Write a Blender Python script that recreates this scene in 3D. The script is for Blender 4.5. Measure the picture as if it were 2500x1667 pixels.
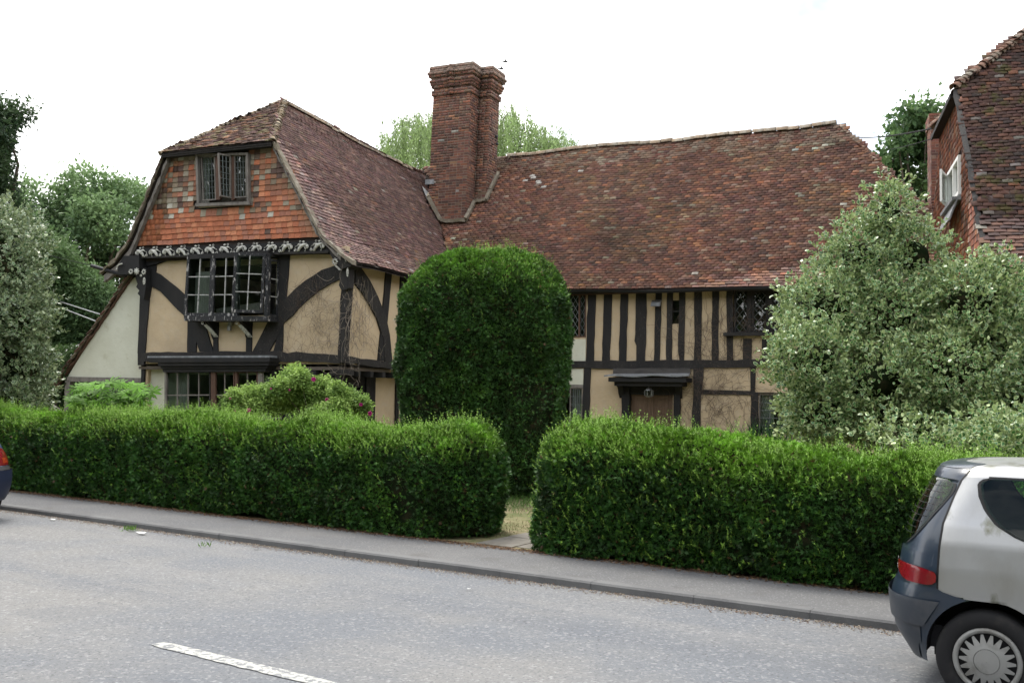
import bpy, math, random
import numpy as np
from mathutils import Vector, Matrix
for _o in list(bpy.data.objects): bpy.data.objects.remove(_o)
random.seed(7); rng = np.random.default_rng(7)
SC = bpy.context.scene; COL = SC.collection; R_ = math.radians

# ---------------------------------------------------------------- camera
W_, H_ = 2500, 1667
FPX = 35 / 36 * W_; CX, CY = W_ / 2, H_ / 2
PITCH = math.atan((956.6 - CY) / FPX); ROLL = R_(0.8)
cf = np.array([0, math.cos(PITCH), math.sin(PITCH)]); r0 = np.array([1., 0, 0]); u0 = np.cross(r0, cf)
cr = r0 * math.cos(ROLL) + u0 * math.sin(ROLL); cu = u0 * math.cos(ROLL) - r0 * math.sin(ROLL)
CAM = np.array([0, 0, 1.65])
cd = bpy.data.cameras.new('camera'); cam = bpy.data.objects.new('camera', cd); COL.objects.link(cam)
cd.lens = 35; cd.sensor_width = 36; cd.sensor_fit = 'HORIZONTAL'; cd.clip_start = .1; cd.clip_end = 3000
cam.matrix_world = Matrix([[cr[0], cu[0], -cf[0], CAM[0]], [cr[1], cu[1], -cf[1], CAM[1]], [cr[2], cu[2], -cf[2], CAM[2]], [0, 0, 0, 1]])
SC.camera = cam

# ---------------------------------------------------------------- sky, sun, exposure
SUN_EL, SUN_AZ = R_(64), R_(335)          # azimuth clockwise from +Y: high behind the cottage, a little to its left, veiled by cloud
world = bpy.data.worlds.new('World'); SC.world = world; world.use_nodes = True
nt = world.node_tree; nt.nodes.clear()
def wn(t, **k):
    n = nt.nodes.new(t)
    for a, b in k.items(): setattr(n, a, b)
    return n
sky = wn('ShaderNodeTexSky', sky_type='NISHITA', sun_disc=False, sun_elevation=SUN_EL, sun_rotation=SUN_AZ, air_density=1.0, dust_density=1.5)
bg1 = wn('ShaderNodeBackground'); bg1.inputs[1].default_value = .085
bg2 = wn('ShaderNodeBackground'); bg2.inputs[0].default_value = (1.0, 1.0, 1.0, 1); bg2.inputs[1].default_value = 1.12
tc = wn('ShaderNodeTexCoord'); mp = wn('ShaderNodeMapping'); mp.inputs['Location'].default_value = (9.0, 9.0, 1.0)
nz = wn('ShaderNodeTexNoise'); nz.inputs['Scale'].default_value = 2.3; nz.inputs['Detail'].default_value = 6; nz.inputs['Roughness'].default_value = .55
cr_ = wn('ShaderNodeValToRGB'); cr_.color_ramp.elements[0].position = .34; cr_.color_ramp.elements[1].position = .53
mx = wn('ShaderNodeMixShader'); wo = wn('ShaderNodeOutputWorld')
L = nt.links.new
L(tc.outputs['Generated'], mp.inputs['Vector']); L(mp.outputs[0], nz.inputs['Vector']); L(nz.outputs[0], cr_.inputs[0])
L(sky.outputs[0], bg1.inputs[0]); L(cr_.outputs[0], mx.inputs[0]); L(bg1.outputs[0], mx.inputs[1]); L(bg2.outputs[0], mx.inputs[2]); L(mx.outputs[0], wo.inputs[0])
sd = bpy.data.lights.new('sun', 'SUN'); sd.energy = 1.5; sd.angle = R_(22); sd.color = (1, .95, .87)
sun = bpy.data.objects.new('sun', sd); COL.objects.link(sun)
_s = Vector((math.sin(SUN_AZ) * math.cos(SUN_EL), math.cos(SUN_AZ) * math.cos(SUN_EL), math.sin(SUN_EL)))
sun.rotation_euler = _s.to_track_quat('Z', 'Y').to_euler(); sun.location = (0, 0, 30)
SC.view_settings.view_transform = 'Standard'; SC.view_settings.look = 'None'; SC.view_settings.gamma = 1
SC.view_settings.use_curve_mapping = False; SC.view_settings.exposure = 1.36
SC.render.engine = 'CYCLES'
SC.cycles.max_bounces = 6; SC.cycles.diffuse_bounces = 3; SC.cycles.glossy_bounces = 3; SC.cycles.transparent_max_bounces = 12; SC.cycles.transmission_bounces = 4
SC.cycles.use_adaptive_sampling = True; SC.cycles.adaptive_threshold = .02; SC.cycles.sample_clamp_indirect = 6; SC.cycles.use_denoising = True

# ---------------------------------------------------------------- frames of the place
def ray(px, py): return cf + cr * (px - CX) / FPX - cu * (py - CY) / FPX
def hit(px, py, P0, N):
    d = ray(px, py); t = ((P0 - CAM) @ N) / (d @ N); return CAM + d * t
ha = R_(23.8); HU = np.array([math.cos(ha), -math.sin(ha), 0]); HN = np.array([math.sin(ha), math.cos(ha), 0]); HO = np.array([-3.6, 21.4, 0]); Z3_ = np.array([0, 0, 1.])
def HW(u, n, z): return HO + HU * u + HN * n + Z3_ * z
def HF(px, py, n):
    p = hit(px, py, HO + HN * n, HN); return float((p - HO) @ HU), float(p[2])
def HS(px, py, u):
    p = hit(px, py, HO + HU * u, HU); return float((p - HO) @ HN), float(p[2])
kb = R_(33); KK = np.array([math.cos(kb), -math.sin(kb), 0]); KM = np.array([math.sin(kb), math.cos(kb), 0]); KO = np.array([0, 8.9, 0])
def KW(k, m, z): return KO + KK * k + KM * m + Z3_ * z
c1 = lambda X, Y: (200 + .3189 * X, 200 + .3189 * Y)
c2 = lambda X, Y: (200 + .3401 * X, 580 + .3401 * Y)
c3 = lambda X, Y: (.1913 * X, 780 + .1913 * Y)
c4 = lambda X, Y: (900 + .3827 * X, 120 + .3827 * Y)
c5 = lambda X, Y: (1350 + .2764 * X, 650 + .2764 * Y)
c6 = lambda X, Y: (420 + .1467 * X, 590 + .1467 * Y)
c7 = lambda X, Y: (2000 + .4464 * X, .4464 * Y)
c8 = lambda X, Y: (1760 + .10204 * X, 690 + .10204 * Y)

# ---------------------------------------------------------------- materials
def mat(name, col, rough=.85, var=(), bump=None, spec=.3, metal=0, coat=0, attr=False, trans=0, aniso=None):
    m = bpy.data.materials.new(name); m.use_nodes = True; t = m.node_tree; N = t.nodes; K = t.links.new
    b = N['Principled BSDF']; b.inputs['Roughness'].default_value = rough; b.inputs['Specular IOR Level'].default_value = spec
    b.inputs['Metallic'].default_value = metal; b.inputs['Coat Weight'].default_value = coat; b.inputs['Coat Roughness'].default_value = .06
    g = N.new('ShaderNodeNewGeometry'); mp = N.new('ShaderNodeMapping'); K(g.outputs['Position'], mp.inputs['Vector'])
    if aniso: mp.inputs['Scale'].default_value = aniso
    rgb = N.new('ShaderNodeRGB'); rgb.outputs[0].default_value = (*col, 1); cur = rgb.outputs[0]
    def mixn(f, a, b_, mode='MIX'):
        x = N.new('ShaderNodeMix'); x.data_type = 'RGBA'; x.blend_type = mode
        if hasattr(f, 'links'): K(f, x.inputs[0])
        else: x.inputs[0].default_value = f
        for s, v in ((x.inputs[6], a), (x.inputs[7], b_)):
            if hasattr(v, 'links'): K(v, s)
            else: s.default_value = (*v, 1)
        return x.outputs[2]
    if attr:
        at = N.new('ShaderNodeAttribute'); at.attribute_name = 'Col'; oi = N.new('ShaderNodeObjectInfo')
        cur = mixn(1, cur, mixn(1, at.outputs['Color'], oi.outputs['Color'], 'MULTIPLY'), 'MULTIPLY')
    m2 = None
    for v in var:   # (scale, colour, lo, hi, amount, detail, stretched along the road)
        sc, c2_, lo, hi, am = v[:5]
        n = N.new('ShaderNodeTexNoise'); n.inputs['Scale'].default_value = sc; n.inputs['Detail'].default_value = v[5] if len(v) > 5 else 5; n.inputs['Roughness'].default_value = .6
        if len(v) > 6:
            if m2 is None: m2 = N.new('ShaderNodeMapping'); m2.vector_type = 'TEXTURE'; m2.inputs['Rotation'].default_value = (0, 0, -R_(33)); m2.inputs['Scale'].default_value = (v[6], 1, 1); K(g.outputs['Position'], m2.inputs['Vector'])
            K(m2.outputs[0], n.inputs['Vector'])
        else: K(mp.outputs[0], n.inputs['Vector'])
        r = N.new('ShaderNodeMapRange'); r.inputs[1].default_value = lo; r.inputs[2].default_value = hi; r.inputs[4].default_value = am; K(n.outputs[0], r.inputs[0])
        cur = mixn(r.outputs[0], cur, c2_)
    K(cur, b.inputs['Base Color'])
    if bump:
        n = N.new('ShaderNodeTexNoise'); n.inputs['Scale'].default_value = bump[0]; n.inputs['Detail'].default_value = 6; K(mp.outputs[0], n.inputs['Vector'])
        q = N.new('ShaderNodeBump'); q.inputs['Strength'].default_value = bump[1]; q.inputs['Distance'].default_value = bump[2]
        K(n.outputs[0], q.inputs['Height']); K(q.outputs[0], b.inputs['Normal'])
    if trans:
        tr = N.new('ShaderNodeBsdfTranslucent'); K(cur, tr.inputs[0]); ms = N.new('ShaderNodeMixShader'); ms.inputs[0].default_value = trans
        K(b.outputs[0], ms.inputs[1]); K(tr.outputs[0], ms.inputs[2]); K(ms.outputs[0], N['Material Output'].inputs[0])
    return m
def glass_mat(name, tint=(.75, .8, .78), refl=.12):
    m = bpy.data.materials.new(name); m.use_nodes = True; t = m.node_tree; N = t.nodes; K = t.links.new; N.remove(N['Principled BSDF'])
    tr = N.new('ShaderNodeBsdfTransparent'); tr.inputs[0].default_value = (*tint, 1); gl = N.new('ShaderNodeBsdfGlossy'); gl.inputs['Roughness'].default_value = .015
    fw = N.new('ShaderNodeLayerWeight'); fw.inputs[0].default_value = .5; fr = N.new('ShaderNodeMath'); fr.operation = 'POWER'; fr.inputs[1].default_value = 4; K(fw.outputs['Facing'], fr.inputs[0]); ad = N.new('ShaderNodeMath'); ad.operation = 'MULTIPLY_ADD'; ad.inputs[1].default_value = .85; ad.inputs[2].default_value = refl - .04
    g = N.new('ShaderNodeNewGeometry'); n = N.new('ShaderNodeTexNoise'); n.inputs['Scale'].default_value = 3.5; K(g.outputs['Position'], n.inputs['Vector'])
    q = N.new('ShaderNodeBump'); q.inputs['Strength'].default_value = .12; q.inputs['Distance'].default_value = .02; K(n.outputs[0], q.inputs['Height']); K(q.outputs[0], gl.inputs['Normal'])
    ms = N.new('ShaderNodeMixShader'); K(fr.outputs[0], ad.inputs[0]); K(ad.outputs[0], ms.inputs[0]); K(tr.outputs[0], ms.inputs[1]); K(gl.outputs[0], ms.inputs[2]); K(ms.outputs[0], N['Material Output'].inputs[0])
    return m
MT = {}
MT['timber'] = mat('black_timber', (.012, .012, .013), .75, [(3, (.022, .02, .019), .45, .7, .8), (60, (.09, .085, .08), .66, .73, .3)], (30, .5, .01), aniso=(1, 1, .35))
MT['timber_worn'] = mat('worn_black_timber', (.016, .015, .015), .8, [(5, (.03, .027, .025), .42, .66, .7), (45, (.17, .155, .14), .6, .7, .42)], (30, .6, .01), aniso=(1, 1, .3))
MT['peel'] = mat('peeling_black_paint', (.018, .019, .022), .7, [(16, (.42, .40, .39), .57, .62, .8), (50, (.25, .24, .24), .6, .66, .5)], (30, .5, .006), aniso=(1, 1, .35))
MT['bar'] = mat('white_glazing_bar', (.38, .38, .37), .6, [(20, (.1, .1, .1), .5, .62, .8)])
MT['lead'] = mat('grey_lead', (.16, .17, .18), .55, [(8, (.3, .31, .32), .45, .65, .8)])
MT['leadcame'] = mat('lead_came', (.13, .145, .145), .6)
MT['plaster'] = mat('cream_plaster', (.5, .395, .265), .92, [(1.3, (.43, .335, .22), .4, .65, .8), (5, (.47, .4, .3), .5, .7, .5), (18, (.27, .21, .14), .62, .72, .4), (.45, (.3, .235, .16), .5, .7, .6)], (9, .35, .03))
MT['plaster_pale'] = mat('pale_green_plaster', (.54, .545, .46), .92, [(1.5, (.48, .48, .39), .4, .65, .8), (4, (.33, .31, .21), .6, .74, .5)], (7, .3, .03))
MT['tile'] = mat('clay_tile', (1, 1, 1), .82, [(14, (.05, .036, .03), .5, .72, .5), (55, (.2, .17, .15), .64, .74, .25), (1.1, (.07, .055, .035), .56, .75, .4)], (40, .5, .006), attr=True)
MT['mosstile'] = mat('mossy_clay_tile', (1, 1, 1), .85, [(14, (.05, .035, .03), .5, .72, .5), (2.2, (.065, .058, .018), .56, .62, .85), (60, (.32, .3, .28), .66, .73, .5)], (40, .6, .008), attr=True)
MT['hang'] = mat('hung_clay_tile', (1, 1, 1), .8, [(18, (.12, .075, .05), .5, .75, .4)], (40, .4, .005), attr=True)
MT['brick'] = mat('red_brick', (1, 1, 1), .9, [(10, (.05, .035, .03), .45, .7, .55), (60, (.35, .3, .27), .66, .74, .4)], (50, .6, .006), attr=True)
MT['mortar'] = mat('lime_mortar', (.26, .22, .18), .95, [(6, (.12, .1, .085), .45, .6, .8)])
MT['under'] = mat('roof_batten', (.03, .022, .018), .95)
MT['ridge'] = mat('weathered_ridge_tile', (.21, .165, .12), .9, [(6, (.3, .28, .23), .45, .6, .8), (14, (.1, .06, .04), .55, .7, .6)], (30, .5, .01))
MT['verge'] = mat('lime_verge', (.17, .145, .11), .95, [(7, (.26, .235, .19), .45, .65, .8), (3, (.1, .085, .05), .5, .7, .8)], (20, .6, .015))
MT['brownwood'] = mat('brown_window_wood', (.10, .055, .038), .65, [(20, (.07, .035, .025), .4, .7, .8)], aniso=(1, 1, .3))
MT['greywood'] = mat('weathered_grey_wood', (.17, .155, .14), .8, [(14, (.09, .08, .075), .45, .7, .9)], (30, .4, .006), aniso=(1, 1, .3))
MT['greywood_dark'] = mat('weathered_dark_board', (.07, .065, .06), .8, [(14, (.035, .033, .031), .45, .7, .9)], (30, .4, .006), aniso=(.35, .35, 1))
MT['door'] = mat('oak_door', (.135, .088, .06), .6, [(12, (.1, .062, .04), .4, .7, .8)], (30, .3, .004), aniso=(2, 2, .2))
MT['carve'] = mat('chalky_carving_paint', (.5, .5, .46), .85, [(25, (.16, .15, .13), .48, .62, .8)])
MT['curtain'] = mat('net_curtain', (.5, .48, .44), .9, trans=.3)
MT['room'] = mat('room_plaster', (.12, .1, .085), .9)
MT['glass'] = glass_mat('window_glass')
MT['white'] = mat('white_paint', (.75, .75, .73), .5)
MT['blackmetal'] = mat('black_iron', (.012, .012, .014), .45)
MT['cable'] = mat('cable_sheath', (.012, .012, .013), .9, spec=.1)
MT['metal'] = mat('dull_metal', (.3, .3, .3), .4, metal=.8)
MT['stone'] = mat('pale_stone', (.19, .175, .15), .9, [(8, (.12, .11, .09), .45, .65, .8)], (20, .4, .01))

# ---------------------------------------------------------------- mesh tools
class MB:
    def __init__(s): s.v = []; s.f = []; s.c = []; s.col = (1, 1, 1); s.usecol = False
    def add(s, vs, fs):
        o = len(s.v); s.v += [tuple(map(float, p)) for p in vs]; s.f += [tuple(o + i for i in f) for f in fs]; s.c += [s.col] * len(vs)
    def hexa(s, p): s.add(p, [(0, 3, 2, 1), (4, 5, 6, 7), (0, 1, 5, 4), (1, 2, 6, 5), (2, 3, 7, 6), (3, 0, 4, 7)])
    def box(s, o, a, b, c):     # corner + three edge vectors
        o, a, b, c = map(np.asarray, (o, a, b, c)); s.hexa([o, o + a, o + a + b, o + b, o + c, o + a + c, o + a + b + c, o + b + c])
    def prism(s, pts, ext):
        n = len(pts); ext = np.asarray(ext); q = [np.asarray(p) + ext for p in pts]
        s.add(list(pts) + q, [tuple(range(n))[::-1], tuple(range(n, 2 * n))] + [(i, (i + 1) % n, n + (i + 1) % n, n + i) for i in range(n)])
    def bar(s, a, b, w, d, side):     # beam from a to b, w across (along side), d deep
        a, b, side = map(np.asarray, (a, b, side)); t = b - a; t = t / (np.linalg.norm(t) + 1e-9); side = side - t * (side @ t); side = side / (np.linalg.norm(side) + 1e-9); q = np.cross(t, side)
        o = a - side * w / 2 - q * d / 2; s.box(o, b - a, side * w, q * d)
    def tube(s, pts, rads, n=6, cap=True):
        pts = [np.asarray(p, float) for p in pts]; rings = []; 
        if not hasattr(rads, '__len__'): rads = [rads] * len(pts)
        ref = np.array([.3, .2, .93])
        for i, p in enumerate(pts):
            t = pts[min(i + 1, len(pts) - 1)] - pts[max(i - 1, 0)]; t = t / (np.linalg.norm(t) + 1e-9)
            a = np.cross(t, ref); 
            if np.linalg.norm(a) < .1: a = np.cross(t, np.array([1., 0, 0]))
            a /= np.linalg.norm(a); b = np.cross(t, a)
            rings += [p + rads[i] * (a * math.cos(2 * math.pi * k / n) + b * math.sin(2 * math.pi * k / n)) for k in range(n)]
        f = [(i * n + k, i * n + (k + 1) % n, (i + 1) * n + (k + 1) % n, (i + 1) * n + k) for i in range(len(pts) - 1) for k in range(n)]
        if cap: f += [tuple(range(n))[::-1], tuple(range((len(pts) - 1) * n, len(pts) * n))]
        s.add(rings, f)
    def lathe(s, prof, o, ax, n=24, ref=None):   # prof (radius, along axis)
        o = np.asarray(o, float); ax = np.asarray(ax, float); r = np.array([0, 0, 1.]) if ref is None else np.asarray(ref)
        a = np.cross(ax, r); 
        if np.linalg.norm(a) < .1: a = np.cross(ax, np.array([1., 0, 0]))
        a /= np.linalg.norm(a); b = np.cross(ax, a); vs = []
        for rr, h in prof: vs += [o + ax * h + rr * (a * math.cos(2 * math.pi * k / n) + b * math.sin(2 * math.pi * k / n)) for k in range(n)]
        s.add(vs, [(i * n + k, i * n + (k + 1) % n, (i + 1) * n + (k + 1) % n, (i + 1) * n + k) for i in range(len(prof) - 1) for k in range(n)])
    def ball(s, o, r, n=8, m=5):
        r = np.asarray(r if hasattr(r, '__len__') else (r, r, r)); o = np.asarray(o, float)
        vs = [o + r * np.array([math.sin(math.pi * j / m) * math.cos(2 * math.pi * k / n), math.sin(math.pi * j / m) * math.sin(2 * math.pi * k / n), math.cos(math.pi * j / m)]) for j in range(m + 1) for k in range(n)]
        s.add(vs, [(j * n + k, (j + 1) * n + k, (j + 1) * n + (k + 1) % n, j * n + (k + 1) % n) for j in range(m) for k in range(n)])
    def mesh(s, name, m, smooth=False):
        me = bpy.data.meshes.new(name); me.from_pydata(s.v, [], s.f); me.materials.append(m)
        ca = me.color_attributes.new('Col', 'FLOAT_COLOR', 'POINT'); ca.data.foreach_set('color', np.array([(*c, 1) for c in s.c], np.float32).ravel())
        if smooth: me.polygons.foreach_set('use_smooth', [True] * len(me.polygons))
        return me
    def build(s, name, m, parent=None, smooth=False, **p): return link(name, s.mesh(name, m, smooth), parent, **p)
def link(name, me, parent=None, M=None, color=None, **p):
    o = bpy.data.objects.new(name, me); COL.objects.link(o)
    if M is not None: o.matrix_world = Matrix(M)
    if parent is not None:
        o.parent = parent
        if parent.type == 'EMPTY': o.location = o.location - parent.location
    if color is not None: o.color = (*color, 1)
    for k, v in p.items(): o[k] = v
    return o
def npmesh(name, V, F, m, C=None, smooth=False):
    V = np.asarray(V, np.float32); F = np.asarray(F, np.int32); k = F.shape[1]
    me = bpy.data.meshes.new(name); me.vertices.add(len(V)); me.vertices.foreach_set('co', V.ravel())
    me.loops.add(F.size); me.loops.foreach_set('vertex_index', F.ravel()); me.polygons.add(len(F)); me.polygons.foreach_set('loop_start', np.arange(0, F.size, k, dtype=np.int32))
    ca = me.color_attributes.new('Col', 'FLOAT_COLOR', 'POINT'); c = np.ones((len(V), 4), np.float32)
    if C is not None: c[:, :3] = C
    ca.data.foreach_set('color', c.ravel()); me.update(calc_edges=True); me.materials.append(m)
    if smooth: me.polygons.foreach_set('use_smooth', np.ones(len(F), bool))
    return me
def thing(name, label, cat, loc, group=None):
    o = bpy.data.objects.new(name, None); COL.objects.link(o); o.location = tuple(map(float, loc)); o['label'] = label; o['category'] = cat
    if group: o['group'] = group
    o.empty_display_size = .3
    return o
_ph = rng.uniform(0, 6.28, (6, 3)); _dr = rng.normal(size=(6, 3)); _dr /= np.linalg.norm(_dr, axis=1)[:, None]
def noise3(P, sc, k=0):        # cheap smooth noise about -1..1, vectorised
    P = np.asarray(P); r = 0
    for i in range(6):
        a = sc * (1 + .35 * i); r = r + np.sin(P @ _dr[(i + k) % 6] * a + _ph[i, k % 3] + 1.7 * np.sin(P @ _dr[(i + 3 + k) % 6] * a * .6 + k))
    return r / 3.2
# ---------------------------------------------------------------- tiles laid on a surface
def tile_mesh(w, l, t, m, camber=.004):
    b = MB(); 
    x0, x1, y0, y1 = -w / 2, w / 2, -l * .5, l * .5
    v = [(x0, y0, 0), (0, y0, camber), (x1, y0, 0), (x0, y1, 0), (0, y1, camber), (x1, y1, 0)]
    v += [(x, y, z - t) for x, y, z in v]
    b.add(v, [(0, 1, 4, 3), (1, 2, 5, 4), (6, 9, 10, 7), (7, 10, 11, 8), (0, 6, 7, 1), (1, 7, 8, 2), (0, 3, 9, 6), (2, 8, 11, 5)])
    return b.mesh('tile', m)
def tile_mats(P, amin, amax, smax, w, gauge, keep, lift=.012, jit=1.0, length=.17, run=None):
    out = []; rows = int(smax / gauge); pts = []
    for i in range(rows + 1):
        s = i * gauge + .02
        a = np.arange(amin + (w / 2 if i % 2 else 0) + rng.uniform(-.02, .02), amax, w); a = a + rng.normal(0, .003, len(a))
        ss = s + .010 * jit * np.sin(a * 1.3 + i * .23) + .004 * jit * np.sin(a * 5.1 + i) + rng.normal(0, .0035 * jit, len(a))
        pts.append(np.stack([a, ss, np.full(len(a), i)], 1))
    A = np.concatenate(pts); p = P(A[:, 0], A[:, 1]); k = keep(A[:, 0], A[:, 1], p); A = A[k]; p = p[k]; e = .02
    X = P(A[:, 0] + e, A[:, 1]) - P(A[:, 0] - e, A[:, 1]); Y = P(A[:, 0], A[:, 1] + e) - P(A[:, 0], A[:, 1] - e)
    X /= np.linalg.norm(X, axis=1)[:, None]; Y -= X * (X * Y).sum(1)[:, None]; Y /= np.linalg.norm(Y, axis=1)[:, None]; Z = np.cross(X, Y)
    sg = np.sign(Z[:, 2] + 1e-6 * 0 + (Z[:, 2] == 0) * 1.)[:, None]
    Z, X = Z * sg, X * sg
    tl = (.175 + rng.normal(0, .022 * jit, len(A)))[:, None]; rz = rng.normal(0, .012 * jit, len(A))[:, None]
    Xr = X * np.cos(rz) + Y * np.sin(rz); Yr = Y * np.cos(rz) - X * np.sin(rz)
    Y2 = Yr * np.cos(tl) - Z * np.sin(tl); Z2 = Z * np.cos(tl) + Yr * np.sin(tl)
    c = p + Y2 * length * .35 + Z2 * (lift + .014) + Z * rng.normal(0, .0025 * jit, len(A))[:, None]
    Mx = np.zeros((len(A), 4, 4)); Mx[:, :3, 0] = Xr; Mx[:, :3, 1] = Y2; Mx[:, :3, 2] = Z2; Mx[:, :3, 3] = c; Mx[:, 3, 3] = 1
    return Mx, A, c
def place_many(name, me, Mx, C, parent, n_single=300, matname=None, stuffname=None):
    d = np.linalg.norm(Mx[:, :3, 3] - CAM, axis=1); order = np.argsort(d)
    a, b = order[:n_single], order[n_single:]
    for i in a: link(name, me, parent, Mx[i], C[i])
    if len(b):
        v = np.zeros((len(me.vertices), 3), np.float32).ravel(); me.vertices.foreach_get('co', v); v = v.reshape(-1, 3)
        f = [tuple(p.vertices) for p in me.polygons]; q = [p for p in f if len(p) == 4]; F = np.array(q)
        V = np.einsum('nij,vj->nvi', Mx[b][:, :3, :3], v) + Mx[b][:, None, :3, 3]
        FF = (F[None] + (np.arange(len(b)) * len(v))[:, None, None]).reshape(-1, 4)
        link(stuffname or name, npmesh(stuffname or name, V.reshape(-1, 3), FF, me.materials[0], np.repeat(C[b], len(v), 0)), parent, kind='stuff')
def pal(n, entries):
    cs = np.array([e[1] for e in entries]) * (np.array([1.22, 1.24, 1.2]) if entries is PAL_M else np.array([1.36, 1.36, 1.36]) if entries is PAL_W else 1); w = np.array([e[0] for e in entries], float); cs = cs * .74 + .26 * (cs * w[:, None]).sum(0) / w.sum() if len(entries) > 6 and entries is not None else cs; i = rng.choice(len(cs), n, p=w / w.sum())
    return cs[i] * (1 + rng.normal(0, .085, (n, 1))).clip(.6, 1.5) * (1 + rng.normal(0, .04, (n, 3)))

# ---------------------------------------------------------------- the timber-framed cottage
cottage = thing('timber_framed_cottage', 'old black and cream timber framed cottage with sagging clay tile roof and tall brick chimney', 'house', HW(2, 2, .08))
def part(name, m, b, parent=None, smooth=False, **k): return b.build(name, m if not isinstance(m, str) else MT[m], parent or cottage, smooth, **k)
def wall(name, m, org, ax, th, u0, u1, z0, z1, holes=(), label=None):
    """a wall on the plane through org along ax, th = thickness vector, with rectangular openings"""
    b = MB(); us = sorted({u0, u1, *[h[0] for h in holes], *[h[1] for h in holes]}); zs = sorted({z0, z1, *[h[2] for h in holes], *[h[3] for h in holes]})
    for i in range(len(us) - 1):
        for j in range(len(zs) - 1):
            um, zm = (us[i] + us[i + 1]) / 2, (zs[j] + zs[j + 1]) / 2
            if any(h[0] < um < h[1] and h[2] < zm < h[3] for h in holes): continue
            b.box(org + ax * us[i] + Z3_ * zs[j], ax * (us[i + 1] - us[i]), th, Z3_ * (zs[j + 1] - zs[j]))
    return part(name, m, b, **({'label': label} if label else {}))
G0 = -.1        # wall feet, a little below the garden
NM = 5.4        # front wall of the long range
LB = 12.5       # back wall
EAVE_M = lambda u: 4.30 - .02 * u + .02 * np.sin(u * .9)
RIDGE_M = lambda u: 8.66 + .013 * (u + .74) + .035 * np.sin((u + 1) * .62) - .02 * np.sin(u * 1.7)
NE, NR = 5.1, 8.9
def Pmain(a, s):       # front slope of the long range, a = u, s = distance up the slope
    a = np.asarray(a, float); s = np.asarray(s, float); ze, zr = EAVE_M(a), RIDGE_M(a); ln = np.hypot(NR - NE, zr - ze); f = s / ln
    sag = -.06 * np.sin(np.pi * np.clip(f, 0, 1)) + .015 * np.sin(a * 2.1 + f * 5) * np.sin(np.pi * np.clip(f, 0, 1))
    return HO + HU * a[..., None] + HN * (NE + (NR - NE) * f)[..., None] + Z3_ * (ze + (zr - ze) * f + sag)[..., None]
PR = [(.34, 4.36), (.05, 4.55), (-.45, 4.95), (-1.05, 5.9), (-1.82, 7.15), (-2.5, 8.0), (-3.35, 8.88)]
PL = [(-6.78, 4.40), (-6.4, 4.62), (-5.96, 5.05), (-5.5, 5.95), (-4.91, 7.15), (-4.2, 8.0), (-3.35, 8.88)]
def prof(pr):
    pr = np.array(pr); d = np.r_[0, np.cumsum(np.hypot(*np.diff(pr, axis=0).T))]
    return pr, d
prR, dR = prof(PR); prL, dL = prof(PL)
WZ = lambda n: -.05 * np.clip(n, 0, 9) * 1.0 + .03 * np.sin(n * .8)        # the wing's ridge drops a little towards the back
def Pwing(pr, d):
    def f(a, s):
        a = np.asarray(a, float); s = np.asarray(s, float); x = np.interp(s, d, pr[:, 0]); z = np.interp(s, d, pr[:, 1]); over = np.clip(s - d[-1], 0, 1)
        return HO + HU * x[..., None] + HN * a[..., None] + Z3_ * (z + WZ(a) * (s / d[-1]) ** 1.5 + .012 * np.sin(a * 2.3 + s * 2))[..., None] + Z3_ * over[..., None]
    return f
PwR, PwL = Pwing(prR, dR), Pwing(prL, dL)
def zw(u): return np.where(u > -3.35, np.interp(-u, -prR[:, 0], prR[:, 1]), np.interp(u, prL[:, 0], prL[:, 1]))
def zm(u, n): return np.where(n < NR, EAVE_M(u) + (RIDGE_M(u) - EAVE_M(u)) * (n - NE) / (NR - NE), RIDGE_M(u) - (n - NR) * 1.15)
UE = 13.0       # eave corner of the hipped end
HIPR = (9.3, NR)
def toH(p): q = p - HO; return q @ HU, q @ HN, p[..., 2]
CH = lambda u, n: (u > -1.95) & (u < -.62) & (n > 6.95) & (n < 8.5) | (u > -.7) & (u < -.27) & (n > 7.45) & (n < 8.3)
PAL_M = [(30, (.13, .06, .044)), (26, (.1, .05, .041)), (14, (.165, .078, .052)), (4.5, (.27, .12, .07)), (9, (.19, .115, .09)), (3, (.23, .185, .15)), (12, (.065, .04, .035)), (.25, (.45, .43, .4))]
PAL_W = [(30, (.13, .075, .065)), (26, (.1, .06, .056)), (16, (.17, .105, .088)), (8, (.21, .135, .11)), (1.5, (.22, .11, .07)), (10, (.07, .045, .043)), (1.2, (.26, .235, .21))]
TM = tile_mesh(.158, .175, .013, MT['tile'])
# --- main range roof
b = MB()
def sheet(b, P, a0, a1, s0, s1, na, ns, keep=None, th=.06):
    A = np.linspace(a0, a1, na); S = np.linspace(s0, s1, ns); V = P(*np.meshgrid(A, S)); V = V - np.array([0, 0, .02])
    vs = V.reshape(-1, 3); q = [(j * na + i, j * na + i + 1, (j + 1) * na + i + 1, (j + 1) * na + i) for j in range(ns - 1) for i in range(na - 1)]
    if keep is not None:
        q = [f for f in q if keep(vs[list(f)].mean(0))]
    b.add(vs, q); b.add(vs - np.array([0, 0, th]), [f[::-1] for f in q])
SM = float(np.hypot(NR - NE, 4.4))
def keepM(p):
    u, n, z = toH(p); hip = HIPR[0] + (UE - HIPR[0]) * (NR - n) / (NR - NE)
    return (zm(u, n) > zw(u) - .06 if u < .34 else True) and u < hip and not CH(u, n)
sheet(b, Pmain, -3.2, UE, 0, SM, 150, 50, keepM)
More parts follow.
